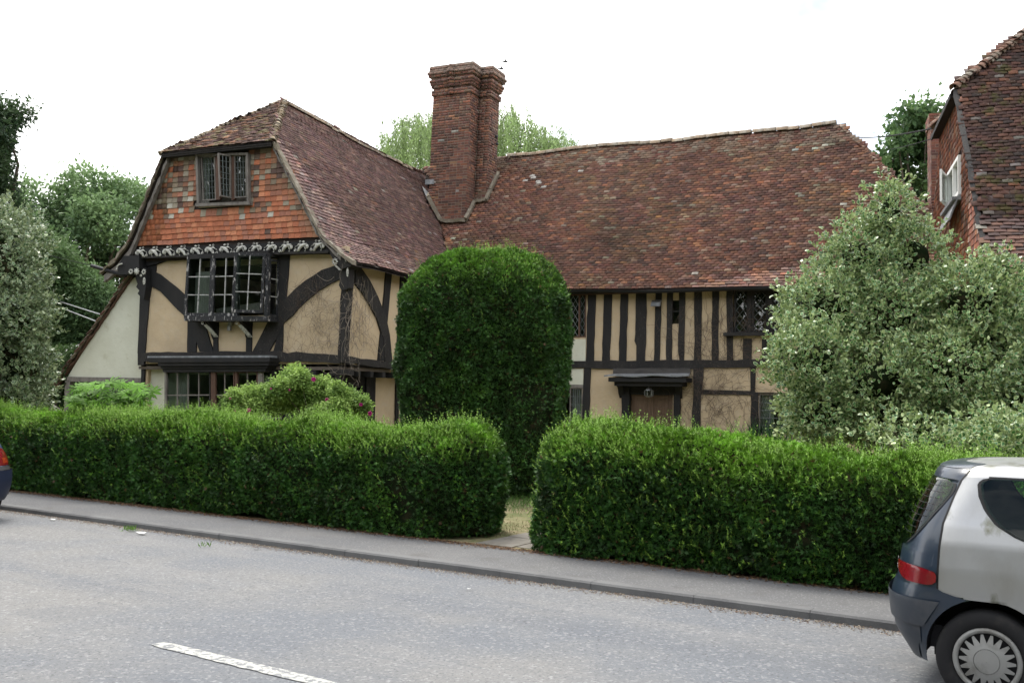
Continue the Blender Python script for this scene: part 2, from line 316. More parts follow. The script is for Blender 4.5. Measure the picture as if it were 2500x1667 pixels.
# rear slope and hipped end, plain sheets under their own tiles
def Pback(a, s):
    a = np.asarray(a, float); s = np.asarray(s, float); f = s / SM
    return HO + HU * a[..., None] + HN * (NR + (NR - NE) * (1 - f))[..., None] + Z3_ * (EAVE_M(a) + (RIDGE_M(a) - EAVE_M(a)) * f)[..., None]
def Phip(a, s):      # a = n, s up
    a = np.asarray(a, float); s = np.asarray(s, float); ln = math.hypot(UE - HIPR[0], 4.6); f = s / ln
    return HO + HU * (UE + (HIPR[0] - UE) * f)[..., None] + HN * a[..., None] + Z3_ * (4.05 + (8.72 - 4.05) * f)[..., None]
sheet(b, Pback, -3, UE, 0, SM, 60, 20, lambda p: toH(p)[0] < HIPR[0] + (UE - HIPR[0]) * (toH(p)[1] - NR) / 3.8)
sheet(b, Phip, NE, 12.7, 0, 5.9, 40, 30, lambda p: abs(toH(p)[1] - NR) < 3.8 * (toH(p)[0] - HIPR[0]) / (UE - HIPR[0]) + .05 and toH(p)[2] < 8.8)
roofM = part('roof', 'under', b, label='long roof of mottled red brown clay tiles with a sagging ridge')
def kM(a, s, p):
    u, n, z = toH(p); hip = HIPR[0] + (UE - HIPR[0]) * (NR - n) / (NR - NE)
    return ((u > .3) | (zm(u, n) > zw(u) - .02)) & (u < hip + .03) & ~CH(u, n) & (n < NR - .03)
Mx, A, c = tile_mats(Pmain, -3.2, UE, SM, .166, .0935, kM)
C = pal(len(A), PAL_M)
C = C * (1 + .16 * noise3(c, .9, 1) + .1 * noise3(c, 3, 3))[:, None]; C[:, 1] *= 1 + .10 * (noise3(c, 1.4, 4) > .3); g = (noise3(c, 1.1, 2) > .5)[:, None]; C = np.where(g & (rng.random((len(A), 1)) < .45), C * np.array([1.25, 1.15, 1.05]), C)
u, n, z = toH(c); lich = (rng.random(len(A)) < .35) & (np.abs(u - 1.6) < 1.0) & (np.abs(z - 7.7) < .28) & (noise3(c, 6, 1) > .35); C[lich] = (.5, .47, .43)
top = (z > 8.2) & (rng.random(len(A)) < .5); C[top] = C[top] * .7 + np.array([.09, .08, .06])
place_many('roof_tile', TM, Mx, C, roofM, 300)
Mx, A, c = tile_mats(Phip, NE, 12.7, 5.8, .166, .0935, lambda a, s, p: np.abs(toH(p)[1] - NR) < 3.8 * (toH(p)[0] - HIPR[0]) / (UE - HIPR[0]))
place_many('roof_tile', TM, Mx, pal(len(A), PAL_M), roofM, 0)
# ridge tiles of the long range
def half_round(r, l, m, taper=1.0, n=7):
    b = MB(); v = []
    for y, rr in ((-l / 2, r), (l / 2, r * taper)):
        for q in (rr, rr - .018): v += [(q * math.cos(math.pi * k / (n - 1)), y, q * math.sin(math.pi * k / (n - 1)) - .03) for k in range(n)]
    f = [(k, k + 1, 2 * n + k + 1, 2 * n + k) for k in range(n - 1)] + [(n + k + 1, n + k, 3 * n + k, 3 * n + k + 1) for k in range(n - 1)] + [(k, n + k, n + k + 1, k + 1) for k in range(n - 1)] + [(2 * n + k + 1, 3 * n + k + 1, 3 * n + k, 2 * n + k) for k in range(n - 1)]
    b.add(v, f); return b.mesh('ridge_tile', m, True)
MT['ridgec'] = mat('ridge_clay', (1, 1, 1), .9, [(5, (.33, .31, .26), .45, .62, .75), (14, (.1, .06, .04), .55, .72, .5)], (30, .5, .008), attr=True)
RT = half_round(.115, .31, MT['ridgec']); BT = half_round(.13, .2, MT['ridgec'], .45)
def frame_mat(p, fwd, up, s=1.0):
    y = fwd / np.linalg.norm(fwd); x = np.cross(y, up); x /= np.linalg.norm(x); z = np.cross(x, y); M = np.eye(4); M[:3, 0] = x * s; M[:3, 1] = y * s; M[:3, 2] = z * s; M[:3, 3] = p; return M
def along(name, me, pts, step, parent, col, up=Z3_, s=1., tilt=0., jit=.008, lift=0.):
    pts = np.array(pts); d = np.r_[0, np.cumsum(np.linalg.norm(np.diff(pts, axis=0), axis=1))]
    for t in np.arange(step / 2, d[-1], step):
        p = np.array([np.interp(t, d, pts[:, i]) for i in range(3)]); q = np.array([np.interp(min(t + .1, d[-1]), d, pts[:, i]) for i in range(3)]) - np.array([np.interp(t - .1, d, pts[:, i]) for i in range(3)])
        M = frame_mat(p + up * lift + rng.normal(0, jit, 3), q / np.linalg.norm(q) + up * tilt + rng.normal(0, .012, 3), up, s)
        link(name, me, parent, M, col * (1 + rng.normal(0, .15)))
rc = np.array([.24, .18, .125])
along('ridge_tile', RT, [HW(u, NR, RIDGE_M(u) + .03) for u in np.linspace(-.2, 9.3, 40)], .315, roofM, rc)
# hip tiles on the hipped end
hup = np.cross(HW(UE, NE, 4.1) - HW(9.3, NR, 8.75), HU); hup = (HU * .35 - HN * .35 + Z3_ * .85); hup /= np.linalg.norm(hup)
along('hip_tile', BT, [HW(UE, NE, 4.08), HW(11.1, 7.0, 6.45), HW(9.35, NR, 8.78)], .11, roofM, np.array([.3, .16, .1]), hup, .8, .12, lift=-.04)
# --- wing roof
b = MB()
NHIP = lambda z: -.30 + (z - 7.15) / 1.73 * 2.4
def keepW(p):
    u, n, z = toH(p)
    return (z < 7.15 or n > NHIP(z)) and not (n > NE and zm(u, n) > zw(u) + .03 and n < 12 and u > -3.35) and not CH(u, n)
sheet(b, PwR, -.28, 12.7, 0, dR[-1], 110, 50, keepW); sheet(b, PwL, -.28, 12.7, 0, dL[-1], 60, 30, keepW)
def Pfh(a, s):       # half hip over the gable: a = u, s up
    a = np.asarray(a, float); s = np.asarray(s, float); ln = math.hypot(2.4, 1.73); f = s / ln
    return HO + HU * a[..., None] + HN * (-.38 + 2.48 * f)[..., None] + Z3_ * (7.12 + .035 * (-a - 3.3) * 0 + 1.77 * f - .03 * np.sin(3.14 * np.clip(f, 0, 1)))[..., None]
def kH(a, s, p=None):
    f = s / math.hypot(2.4, 1.73); return (a > -4.98 + 1.6 * f) & (a < -1.76 - 1.56 * f)
bb = MB(); A_ = np.linspace(-4.98, -1.76, 40); S_ = np.linspace(0, 1, 16); V = []
for f in S_: V += [Pfh(np.array(-4.98 + 1.62 * f + t * (3.22 - 3.2 * f)), np.array(f * 2.96)) - Z3_ * .02 for t in np.linspace(0, 1, 12)]
q = [(j * 12 + i, j * 12 + i + 1, (j + 1) * 12 + i + 1, (j + 1) * 12 + i) for j in range(15) for i in range(11)]
b.add(V, q); b.add([v - Z3_ * .05 for v in V], [f[::-1] for f in q])
roofW = part('roof', 'under', b, label='roof of the gabled wing with half hip and swept eaves')
def kW(a, s, p):
    u, n, z = toH(p)
    return ((z < 7.2) | (n > NHIP(z) - .02)) & ~((n > NE - .1) & (zm(u, n) > zw(u) + .0) & (n < 12.5) & (u > -3.3)) & ~CH(u, n)
Mx, A, c = tile_mats(PwR, -.25, 12.6, dR[-1], .166, .098, kW); m2, A2, c2_ = tile_mats(Pfh, -5, -1.7, 2.9, .166, .10, kH, jit=2)
Mx = np.concatenate([Mx, m2]); C = np.concatenate([pal(len(A), PAL_W), pal(len(A2), PAL_W + [(22, (.24, .2, .11)), (14, (.3, .15, .09))])])
C = C * (1 + .14 * noise3(Mx[:, :3, 3], 1.0, 1))[:, None]; place_many('roof_tile', TM, Mx, C, roofW, 300)
Mx, A, c = tile_mats(PwL, -.25, 12.6, dL[-1], .166, .098, lambda a, s, p: (toH(p)[2] < 7.2) | (toH(p)[1] > NHIP(toH(p)[2])))
place_many('roof_tile', TM, Mx, pal(len(A), PAL_W), roofW, 0)
along('ridge_tile', RT, [HW(-3.35, n, 8.9 + float(WZ(n))) for n in np.linspace(2.2, 8.6, 20)], .315, roofW, rc * .9)
lu = (-HU * .5 - HN * .4 + Z3_ * .8); lu /= np.linalg.norm(lu)
along('hip_tile', BT, [HW(-4.98, -.36, 7.14), HW(-3.4, 2.1, 8.9)], .118, roofW, np.array([.26, .2, .13]), lu, .8, .2, lift=-.03)
lu = (HU * .5 - HN * .4 + Z3_ * .8); lu /= np.linalg.norm(lu)
along('hip_tile', BT, [HW(-1.78, -.34, 7.16), HW(-3.3, 2.1, 8.9)], .118, roofW, np.array([.26, .2, .13]), lu, .85, .2, lift=-.03)
# mortared verges either side of the gable, and the eaves board of the half hip
def ribbon(name, m, pts, w, h, parent, n0=-.33, lump=.012, **k):
    b = MB(); fine = []
    for i in range(len(pts) - 1):
        a, c = np.array(pts[i]), np.array(pts[i + 1]); kk = max(2, int(np.hypot(*(c - a)) / .12)); fine += [a + (c - a) * t for t in np.arange(kk) / kk]
    fine.append(np.array(pts[-1])); sec = []
    for u, z in fine:
        j = rng.normal(0, lump, 4); sec.append([HW(u, n0 + j[0], z + j[1]), HW(u, n0 + w, z + j[1]), HW(u, n0 + w, z - h), HW(u, n0 + j[0], z - h + j[2])])
    v = [p for s in sec for p in s]; f = [(4 * i + a, 4 * i + (a + 1) % 4, 4 * i + 4 + (a + 1) % 4, 4 * i + 4 + a) for i in range(len(sec) - 1) for a in range(4)] + [(3, 2, 1, 0), tuple(4 * len(sec) - 4 + i for i in range(4))]
    b.add(v, f); return part(name, m, b, parent, **k)
ribbon('verge', 'verge', [(u + .02, z + .02) for u, z in PR[:5]], .16, .09, roofW); ribbon('verge', 'verge', [(u - .02, z + .02) for u, z in PL[:5]], .16, .09, roofW)
ribbon('barge_board', 'greywood', [(u - .02, z - .07) for u, z in PR[1:5]], .1, .07, roofW, n0=-.28); ribbon('barge_board', 'greywood', [(u + .06, z - .09) for u, z in PL[:5]], .1, .16, roofW, n0=-.26)
b = MB(); b.box(HW(-4.95, -.36, 7.01), HU * 3.15, HN * .05, Z3_ * .09); b.box(HW(-4.9, -.31, 7.03), HU * 3.05, HN * .5, Z3_ * .03); part('eaves_board', 'timber_worn', b, roofW)

# --- chimney
ch = MB(); chim_cols = []
LEAN = lambda z: .031 * (z - 6.7)
PLA = [(-1.87, 7.0), (-1.0, 7.0), (-.66, 7.0), (-.66, 7.55), (-.30, 7.55), (-.30, 8.2), (-.66, 8.2), (-.66, 8.45), (-1.87, 8.45)]
PLR = [(-1.87, 7.0), (-1.34, 7.0), (-1.26, 6.93), (-1.18, 7.0), (-.66, 7.0), (-.66, 7.55), (-.30, 7.55), (-.30, 8.2), (-.66, 8.2), (-.66, 8.45), (-1.87, 8.45)]
def off(pl, d):
    n = len(pl); out = []
    for i in range(n):
        p0, p1, p2 = map(np.array, (pl[i - 1], pl[i], pl[(i + 1) % n])); a = p1 - p0; b_ = p2 - p1; na = np.array([a[1], -a[0]]) / np.hypot(*a); nb = np.array([b_[1], -b_[0]]) / np.hypot(*b_)
        m = na + nb; out.append(tuple(p1 + m * d / (1 + na @ nb)))
    return out
core = MB()
def zslab(pl, z0, z1): core.prism([HW(u + LEAN(z0), n, z0) for u, n in off(pl, -.008)], Z3_ * (z1 - z0) + HU * (LEAN(z1) - LEAN(z0)))
courses = []; z = 5.9
while z < 10.14: courses.append((z, .075, 0, PLA)); z += .075
for dd in (.04, .04, 0, .05, .075, .1, .06, .12, .15, .11, .11): courses.append((z, .075, dd, PLR if dd else PLA)); z += .075
ZT = z
zslab(PLA, 5.5, 10.14)
for z_, h, d, pl in courses:
    if z_ > 10.13: zslab(off(pl, d), z_, z_ + h + .004)
chim = part('chimney', 'mortar', core, label='tall leaning red brick chimney stack with corbelled top')
BM = MB(); BM.box((-.5, 0, 0), (1, 0, 0), (0, 1, 0), (0, 0, 1)); BMe = BM.mesh('brick', MT['brick']); MX = []; CC = []
for ci, (z_, h, d, pl) in enumerate(courses):
    q = off(pl, d); n = len(q); sh = LEAN(z_)
    for e in range(n):
        p, r = np.array(q[e]), np.array(q[(e + 1) % n]); ln = np.hypot(*(r - p)); t = (r - p) / ln; inn = np.array([-t[1], t[0]])
        if z_ > 10.1: inn = inn
        x = 0; first = True
        while x < ln - .01:
            w = min((.215 if (ci + e) % 2 else .105) if first else rng.choice([.215, .215, .105]), ln - x); first = False
            if ln - x - w < .05: w = ln - x
            cen = p + t * (x + w / 2); M = np.eye(4); T3 = HU * t[0] + HN * t[1]; I3 = HU * inn[0] + HN * inn[1]
            M[:3, 0] = T3 * (w - .012); M[:3, 1] = I3 * .05; M[:3, 2] = Z3_ * (h - .014); M[:3, 3] = HW(cen[0] + sh, cen[1], z_ + .005) + I3 * rng.normal(0, .002)
            if not (z_ < 8 and False): MX.append(M); CC.append(0)
            x += w
MX = np.array(MX); C = pal(len(MX), [(30, (.19, .082, .058)), (24, (.13, .066, .052)), (13, (.27, .115, .07)), (15, (.085, .05, .044)), (8, (.2, .135, .1)), (3, (.34, .17, .095)), (.5, (.42, .4, .38))])
zz = MX[:, 2, 3]; soot = ((zz < 9.2) & (noise3(MX[:, :3, 3], 2.2) > -.1)); C[soot] *= .8; cap = zz > ZT - .26; C[cap] = C[cap] * .5 + np.array([.11, .09, .075])
vis = (np.einsum('ni,ni->n', MX[:, :3, 1], CAM - MX[:, :3, 3]) < 0) & (zz > 6.4)      # bricks facing the street come first as bricks of their own
o_ = np.r_[np.where(vis)[0], np.where(~vis)[0]]
place_many('brick', BMe, MX[vis], C[vis], chim, 300); place_many('brick', BMe, MX[~vis], C[~vis], chim, 0)
b = MB(); b.prism([HW(u + LEAN(ZT), n, ZT) for u, n in off(PLA, .09)], Z3_ * .03); part('chimney_cap', 'mortar', b, chim)
# mortar and tile fillets where the stack meets the roofs, and the lead on its left
b = MB()
def zr(u, n): return float(max(zm(u, n), zw(u)))
fil = [(-1.92, 8.0), (-1.92, 7.2), (-1.8, 6.93), (-1.2, 6.93), (-.62, 6.93), (-.6, 7.48), (-.26, 7.5), (-.24, 8.3)]
for i in range(len(fil) - 1):
    for k in range(3):
        t0, t1 = k / 3, (k + 1) / 3; a = np.array(fil[i]) * (1 - t0) + np.array(fil[i + 1]) * t0; c = np.array(fil[i]) * (1 - t1) + np.array(fil[i + 1]) * t1
        p, r = HW(a[0], a[1], zr(*a) + .07 + rng.normal(0, .01)), HW(c[0], c[1], zr(*c) + .07 + rng.normal(0, .01)); b.bar(p, r, .16, .09, HN - HU * .2)
part('chimney_fillet', 'verge', b, chim)
b = MB()
P_ = [c4(255, 850), (c4(345, 850)), c4(330, 912)]
pts = []
for (u, n, dz) in ((-2.35, 7.5, .09), (-1.9, 7.9, .10), (-1.9, 7.0, .12)): pts.append(HW(u, n, float(zw(np.array(u))) + dz - .05 * n * .6))
b.prism(pts, Z3_ * .02); b.box(HW(-1.93, 7.25, 7.35), HU * .03, HN * .6, Z3_ * .45); b.box(HW(-1.95, 6.95, 7.6), HU * .28, HN * .03, Z3_ * .14)
part('lead_flashing', 'lead', b, chim)
b = MB(); pa, pb, pc, pd = HW(-.28 + .1, 7.7, 8.95), HW(-.02, 7.65, 8.98), HW(.0, 7.65, 8.8), HW(-.25, 7.7, 8.76)
b.tube([pa, pb, pc, pd], .012, 5); b.ball(pb + Z3_ * .02, .05); b.ball(pc - Z3_ * .02, .045); b.tube([pa + Z3_ * .7 - HU * .02, pa], .006, 4); part('aerial_bracket', 'blackmetal', b, chim)

# --- lean-to on the left
PLT = [(-8.62, 1.62), (-6.2, 4.36)]; ln_ = math.hypot(PLT[1][0] - PLT[0][0], PLT[1][1] - PLT[0][1])
def Plt(a, s):
    a = np.asarray(a, float); s = np.asarray(s, float); f = s / ln_
    return HO + HU * (PLT[0][0] + (PLT[1][0] - PLT[0][0]) * f)[..., None] + HN * a[..., None] + Z3_ * (PLT[0][1] + (PLT[1][1] - PLT[0][1]) * f - .05 * np.sin(3.14 * f))[..., None]
b = MB(); sheet(b, Plt, .05, 9, 0, ln_, 30, 12); roofL = part('roof', 'under', b, label='steep lean-to roof at the left end')
Mx, A, c = tile_mats(Plt, .05, 9, ln_ - .05, .166, .1, lambda a, s, p: a > 0)
place_many('roof_tile', TM, Mx, pal(len(A), PAL_W), roofL, 0)
ribbon('verge', 'verge', [(-8.66, 1.62), (-7.4, 3.02), (-6.2, 4.40)], .12, .08, roofL, n0=.02); ribbon('barge_board', 'brownwood', [(-8.55, 1.62), (-7.35, 2.96), (-6.15, 4.34)], .08, .06, roofL, n0=.06)
# ---------------------------------------------------------------- walls of the cottage
HNth = HN * .12
hF = lambda c, X, Y, n: HF(*c(X, Y), n)
# oriel opening and gable window in wall coordinates
oTL, oTR, oBR, oBL = [HF(*c6(*p), -.38) for p in ((262, 215), (1600, 178), (1565, 1300), (200, 1300))]
wall('wall', 'plaster', HO, HU, HNth, -5.76, 0, 2.2, 4.75, [(oBL[0] + .12, oBR[0] - .05, oBL[1] + .1, 4.45)], label='cream plastered upper front of the jettied wing')
wall('wall', 'plaster', HO, HN, -HU * .12, 0.0, NM, 2.2, 4.45, label='cream plastered side of the jettied wing')
wall('wall', 'plaster_pale', HO + HN * .2, HU, HNth, -5.76, -2.3, G0, 2.1, [(-4.55, -2.42, 1.0, 1.95)], label='pale green plastered ground floor front')
wall('wall', 'timber', HO + HN * .2, HU, HNth, -2.3, -.45, G0, 2.1, label='black wall under the jetty')  # plain wall in the black timber colour
nw_ = HS(*c2(2108, 1100), -.45)[0]; wall('wall', 'timber', HO - HU * .45, HN, -HU * .12, .2, nw_, G0, 2.1, [(.5, 1.5, -.1, 1.7)], label='wall under the side jetty, coloured black for the shade there'); wall('wall', 'plaster', HO - HU * .45, HN, -HU * .12, nw_, NM, G0, 2.1, label='shaded plaster wall under the side jetty')  # front stretch of the side wall is black to paint the jetty's shade
dU0, _ = hF(c5, 672, 1300, 5.5); dU1, dZ1 = hF(c5, 1068, 1135, 5.5)
wa0 = hF(c5, 60, 240, NM)[0]; wa = (wa0, hF(c5, 296, 240, NM)[0], hF(c5, 296, 628, NM)[1], hF(c5, 296, 240, NM)[1])
wb = (wa0 - .1, hF(c5, 262, 1080, NM)[0], .75, hF(c5, 262, 1072, NM)[1])
wc_ = (hF(c5, 1590, 600, NM)[0], hF(c5, 1590, 600, NM)[0] + 1.9, hF(c5, 1590, 592, NM)[1], 4.12)
wd = (hF(c5, 1818, 1300, NM)[0], hF(c5, 1818, 1300, NM)[0] + .95, .75, hF(c5, 1818, 1125, NM)[1])
we = (hF(c5, 1052, 400, NM)[0], hF(c5, 1122, 400, NM)[0], hF(c5, 1090, 508, NM)[1], hF(c5, 1090, 300, NM)[1])
wall('wall', 'plaster', HO + HN * NM, HU, HNth, 0, 12.4, G0, 4.42, [wa, wb, wc_, wd, we, (dU0, dU1, G0, dZ1)], label='close studded plaster front of the long range')
wall('wall', 'plaster', HO + HU * 12.4, HN, -HU * .12, NM, LB, G0, 4.3); wall('wall', 'plaster', HO + HN * LB, HU, -HN * .12, -5.7, 12.4, G0, 4.4)
wall('wall', 'plaster', HO - HU * 5.7, HN, HU * .12, .1, LB, G0, 4.6)
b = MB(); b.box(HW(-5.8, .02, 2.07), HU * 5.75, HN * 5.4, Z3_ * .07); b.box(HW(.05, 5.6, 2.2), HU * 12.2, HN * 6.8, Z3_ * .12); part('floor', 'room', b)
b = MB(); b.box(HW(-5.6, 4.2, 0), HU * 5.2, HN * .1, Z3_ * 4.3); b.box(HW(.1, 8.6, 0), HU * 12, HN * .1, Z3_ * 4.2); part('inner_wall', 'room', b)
# pale infill panels left of the close studding
b = MB(); b.prism([HW(*(hF(c5, X, Y, NM)[0], NM - .012, hF(c5, X, Y, NM)[1])) for X, Y in ((-60, 645), (292, 645), (288, 836), (-60, 836))], HN * .01); part('plaster_panel', 'plaster_pale', b)
b = MB(); b.prism([HW(*(hF(c5, X, Y, NM)[0], NM - .012, hF(c5, X, Y, NM)[1])) for X, Y in ((-60, 905), (270, 905), (268, 1045), (-60, 1045))], HN * .01); part('plaster_panel', 'plaster_pale', b)
# gable backing behind the hung tiles, row by row
gw = [HF(*c1(*p), -.16) for p in ((885, 555), (1278, 545), (1285, 935), (888, 945))]
gh = (gw[0][0] + .03, gw[1][0] - .03, (gw[2][1] + gw[3][1]) / 2 + .05, gw[0][1] - .02)
uL = lambda z: np.interp(z, [4.6, 5.05, 5.95, 7.15], [-6.18, -5.98, -5.62, -4.85]) ; uR = lambda z: np.interp(z, [4.6, 5.0, 5.9, 7.15], [-.52, -.6, -1.1, -1.88])
b = MB()
for z in np.arange(4.62, 7.1, .09):
    l, r = float(uL(z)), float(uR(z)); sp = [(l, r)] if not gh[2] - .05 < z < gh[3] + .1 else [(l, gh[0]), (gh[1], r)]
    for x0, x1 in sp: b.box(HW(x0, -.1, z), HU * (x1 - x0), HN * .2, Z3_ * .088)
gable = part('tile_hung_gable', 'under', b, label='gable hung with orange, grey and brown clay tiles')
TH = tile_mesh(.152, .17, .014, MT['hang']); Mx = []; C = []
rowsn = 0; z = 4.99
while z < 7.06:
    l, r = float(uL(z + .06)), float(uR(z + .06)); x = l + (.0 if rowsn % 2 else .075); dz = (x - l)
    xs = []
    x = l - (.078 if rowsn % 2 else 0)
    while x < r - .02:
        xc = x + .078
        if l + .03 < xc < r - .0 and not (gh[0] - .06 < xc < gh[1] + .06 and gh[2] - .12 < z + .06 < gh[3] + .2): xs.append(xc)
        x += .157
    for xc in xs:
        zz = z + .06 + .01 * math.sin(xc * 1.7 + rowsn) + rng.normal(0, .003) - .018 * (xc + 3.3) / 3
        M = np.eye(4); t = -.17 + rng.normal(0, .02); rz = rng.normal(0, .012)
        X = HU * math.cos(rz) + Z3_ * math.sin(rz); Y = Z3_ * math.cos(rz) - HU * math.sin(rz); Nn = -HN
        Y2 = Y * math.cos(t) + Nn * math.sin(t); Z2 = Nn * math.cos(t) - Y * math.sin(t)
        M[:3, 0] = X; M[:3, 1] = Y2; M[:3, 2] = Z2; M[:3, 3] = HW(xc, -.135, zz + .02); Mx.append(M)
        rr = rng.random(); orange = [(.38, .13, .065), (.34, .115, .06), (.42, .17, .09), (.31, .13, .085)][rng.integers(4)]; grey = [(.19, .15, .105), (.14, .1, .075), (.24, .21, .16), (.22, .1, .06), (.09, .055, .045), (.26, .13, .075)][rng.integers(6)]
        if rowsn <= 4: c = orange if rr < .97 else grey
        elif rowsn <= 6: c = orange if rr < (.6 if xc < -1.6 else .45) else grey
        elif rowsn <= 8 and xc > -2.2: c = orange if rr < .9 - .25 * (xc > -1.1) else grey
        else: c = orange if rr < .17 else grey
        if rr > .975: c = (.42, .4, .34)
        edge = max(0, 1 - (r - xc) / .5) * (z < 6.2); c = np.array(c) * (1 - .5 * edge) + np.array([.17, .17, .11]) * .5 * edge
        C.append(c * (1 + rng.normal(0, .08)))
    z += .122; rowsn += 1
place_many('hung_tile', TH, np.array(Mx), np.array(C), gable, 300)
# lean-to front: plaster triangle, grey beam and post, dark glazing
cu_ = lambda X, Y, n=.12: HW(hF(c3, X, Y, n)[0], n, hF(c3, X, Y, n)[1])
b = MB(); b.prism([cu_(860, 735), cu_(1800, 745), HW(-5.85, .12, 4.3), HW(-6.2, .12, 4.27), HW(-7.4, .12, 2.9)], HN * .1); part('wall', 'plaster_pale', b, label='triangular pale plaster end wall of the lean-to')
b = MB(); b.prism([cu_(850, 728, .08), cu_(1800, 745, .08), cu_(1800, 808, .08), cu_(850, 790, .08)], HN * .14); part('beam', 'greywood', b)
lz = G0
p0, p1 = cu_(830, 790, .08), cu_(890, 790, .08); b = MB(); b.box(np.array([p0[0], p0[1], lz]), p1 - p0 - Z3_ * (p1 - p0)[2], HN * .12, Z3_ * (p0[2] - lz + .02)); part('post', 'greywood', b)
b = MB(); b.box(HW(-8.25, .3, lz), HU * 2.4, HN * .03, Z3_ * 1.75)
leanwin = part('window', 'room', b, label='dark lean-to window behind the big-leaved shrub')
for X in (1125, 1420, 1700):
    p0 = cu_(X, 800, .1); b = MB(); b.box(np.array([p0[0], p0[1], lz]), HU * .05, HN * .06, Z3_ * (p0[2] - lz)); part('mullion', 'greywood', b, leanwin)
b = MB(); p0 = cu_(890, 790, .16); b.box(np.array([p0[0], p0[1], .75]), HU * 2.0, HN * .01, Z3_ * .9); part('pane', 'glass', b, leanwin)

# ---------------------------------------------------------------- timbers
def rough(pts, step=.22, amp=.007):
    out = []; n = len(pts)
    for i in range(n):
        a, c = np.array(pts[i]), np.array(pts[(i + 1) % n]); d = c - a; L_ = np.hypot(*d); k = max(1, int(L_ / step)); nn = np.array([-d[1], d[0]]) / (L_ + 1e-6)
        for j in range(k): out.append(a + d * j / k + (nn * rng.normal(0, amp) if j else 0))
    return out
def timber(name, conv, pts, n=0, proud=.035, deep=.06, m='timber', parent=None, side=False, amp=.007):
    if side: q = [HS(*conv(*p), n + proud) for p in pts]; b = MB(); b.prism([HW(n + proud, a, z) for a, z in rough(q, amp=amp)], -HU * (proud + deep))
    else: q = [HF(*conv(*p), n - proud) for p in pts]; b = MB(); b.prism([HW(a, n - proud, z) for a, z in rough(q, amp=amp)], HN * (proud + deep))
    return part(name, m, b, parent)
timber('post', c2, [(415, 160), (530, 150), (530, 235), (494, 345), (477, 500), (450, 828), (398, 830), (416, 420)])
timber('brace', c2, [(505, 238), (560, 264), (620, 312), (745, 420), (745, 570), (640, 470), (560, 385), (492, 347)], proud=.04)
timber('stud', c2, [(757, 598), (800, 598), (822, 700), (818, 822), (754, 822)])
timber('brace', c2, [(780, 598), (872, 598), (942, 818), (843, 818), (800, 660)], proud=.042)
timber('stud', c2, [(942, 598), (979, 598), (976, 818), (940, 818)]); timber('stud', c2, [(1182, 598), (1223, 598), (1215, 818), (1176, 818)])
timber('stud', c2, [(1400, 105), (1492, 105), (1466, 430), (1443, 600), (1436, 822), (1372, 822), (1398, 720), (1380, 590), (1408, 300)])
timber('brace', c2, [(1850, 185), (1862, 292), (1700, 380), (1605, 458), (1510, 560), (1448, 610), (1400, 715), (1340, 820), (1222, 820), (1290, 690), (1335, 600), (1400, 480), (1468, 432), (1600, 310), (1720, 232)], proud=.042, m='timber_worn')
timber('beam', c2, [(400, 826), (900, 818), (1345, 815), (1600, 826), (1885, 850), (1885, 905), (1600, 890), (1200, 880), (800, 882), (444, 888), (444, 914), (400, 916)], proud=.06, m='timber_worn', amp=.012)
timber('beam', c2, [(270, 140), (400, 140), (760, 140), (770, 152), (600, 165), (530, 190), (420, 215), (300, 190)], proud=.08)
timber('beam', c2, [(750, 125), (1490, 95), (1900, 95), (1900, 118), (1490, 118), (760, 148)], proud=.05)
timber('post', c2, [(1848, 180), (1905, 180), (1898, 400), (1880, 860), (1836, 845), (1848, 600), (1862, 380)], proud=.05, m='timber_worn')
timber('post', c2, [(1905, 200), (1968, 200), (1945, 400), (1912, 868), (1880, 860), (1898, 400)], n=0, side=True, m='timber_worn', proud=.05)
timber('brace', c2, [(1968, 200), (2000, 205), (2068, 305), (2130, 430), (2185, 570), (2212, 700), (2230, 895), (2180, 890), (2165, 720), (2120, 580), (2050, 450), (1965, 335)], side=True, proud=.045, m='timber_worn')
timber('stud', c2, [(2187, 235), (2228, 240), (2205, 500), (2170, 885), (2128, 882), (2160, 540)], side=True)
timber('stud', c2, [(2292, 262), (2345, 270), (2315, 900), (2262, 895)], side=True); timber('stud', c2, [(2420, 262), (2470, 270), (2440, 940), (2392, 920)], side=True)
timber('beam', c2, [(1880, 848), (2235, 896), (2500, 932), (2500, 978), (2235, 945), (1880, 892)], side=True, proud=.07, m='timber_worn', amp=.012)
timber('beam', c2, [(1900, 180), (2300, 232), (2520, 262), (2520, 285), (2300, 258), (1900, 205)], side=True, proud=.05)
# post carrying the jetty at the lean-to side and joist ends under the jetty
timber('post', c2, [(425, 900), (448, 900), (440, 1260), (418, 1260)], n=.1, proud=.05)
for X in (1345, 1495, 1640):
    p = HF(*c2(X, 890), -.02); b = MB(); b.box(HW(p[0], -.06, 1.93), HU * .17, HN * .6, Z3_ * .13); part('joist', 'timber', b)
for k in range(9):
    b = MB(); b.box(HW(-.5, .45 + k * .52, 1.94), HU * .56, HN * .13, Z3_ * .12); part('joist', 'timber', b)
b = MB(); b.prism([HW(-.35, .0, 2.08), HW(.06, -.06, 2.08), HW(.06, .3, 2.08), HW(-.35, .3, 2.08)], Z3_ * -.12); b.bar(HW(-.48, .25, 1.2), HW(-.08, .02, 2.02), .16, .16, HN); part('dragon_post', 'timber_worn', b)
b = MB(); b.box(HW(-.53, .15, G0), HU * .16, HN * .16, Z3_ * 2.1); part('post', 'timber', b)
for n_, w in ((1.55, .14), (.38, .12), (2.9, .14), (4.2, .14)): b = MB(); b.box(HW(-.43, n_, G0), HU * .035, HN * w, Z3_ * 2.1); part('post', 'timber', b)
b = MB(); b.box(HW(-.5, .5, G0), HU * .04, HN * 1.0, Z3_ * 1.75)
sd_ = part('side_door', 'timber', b)
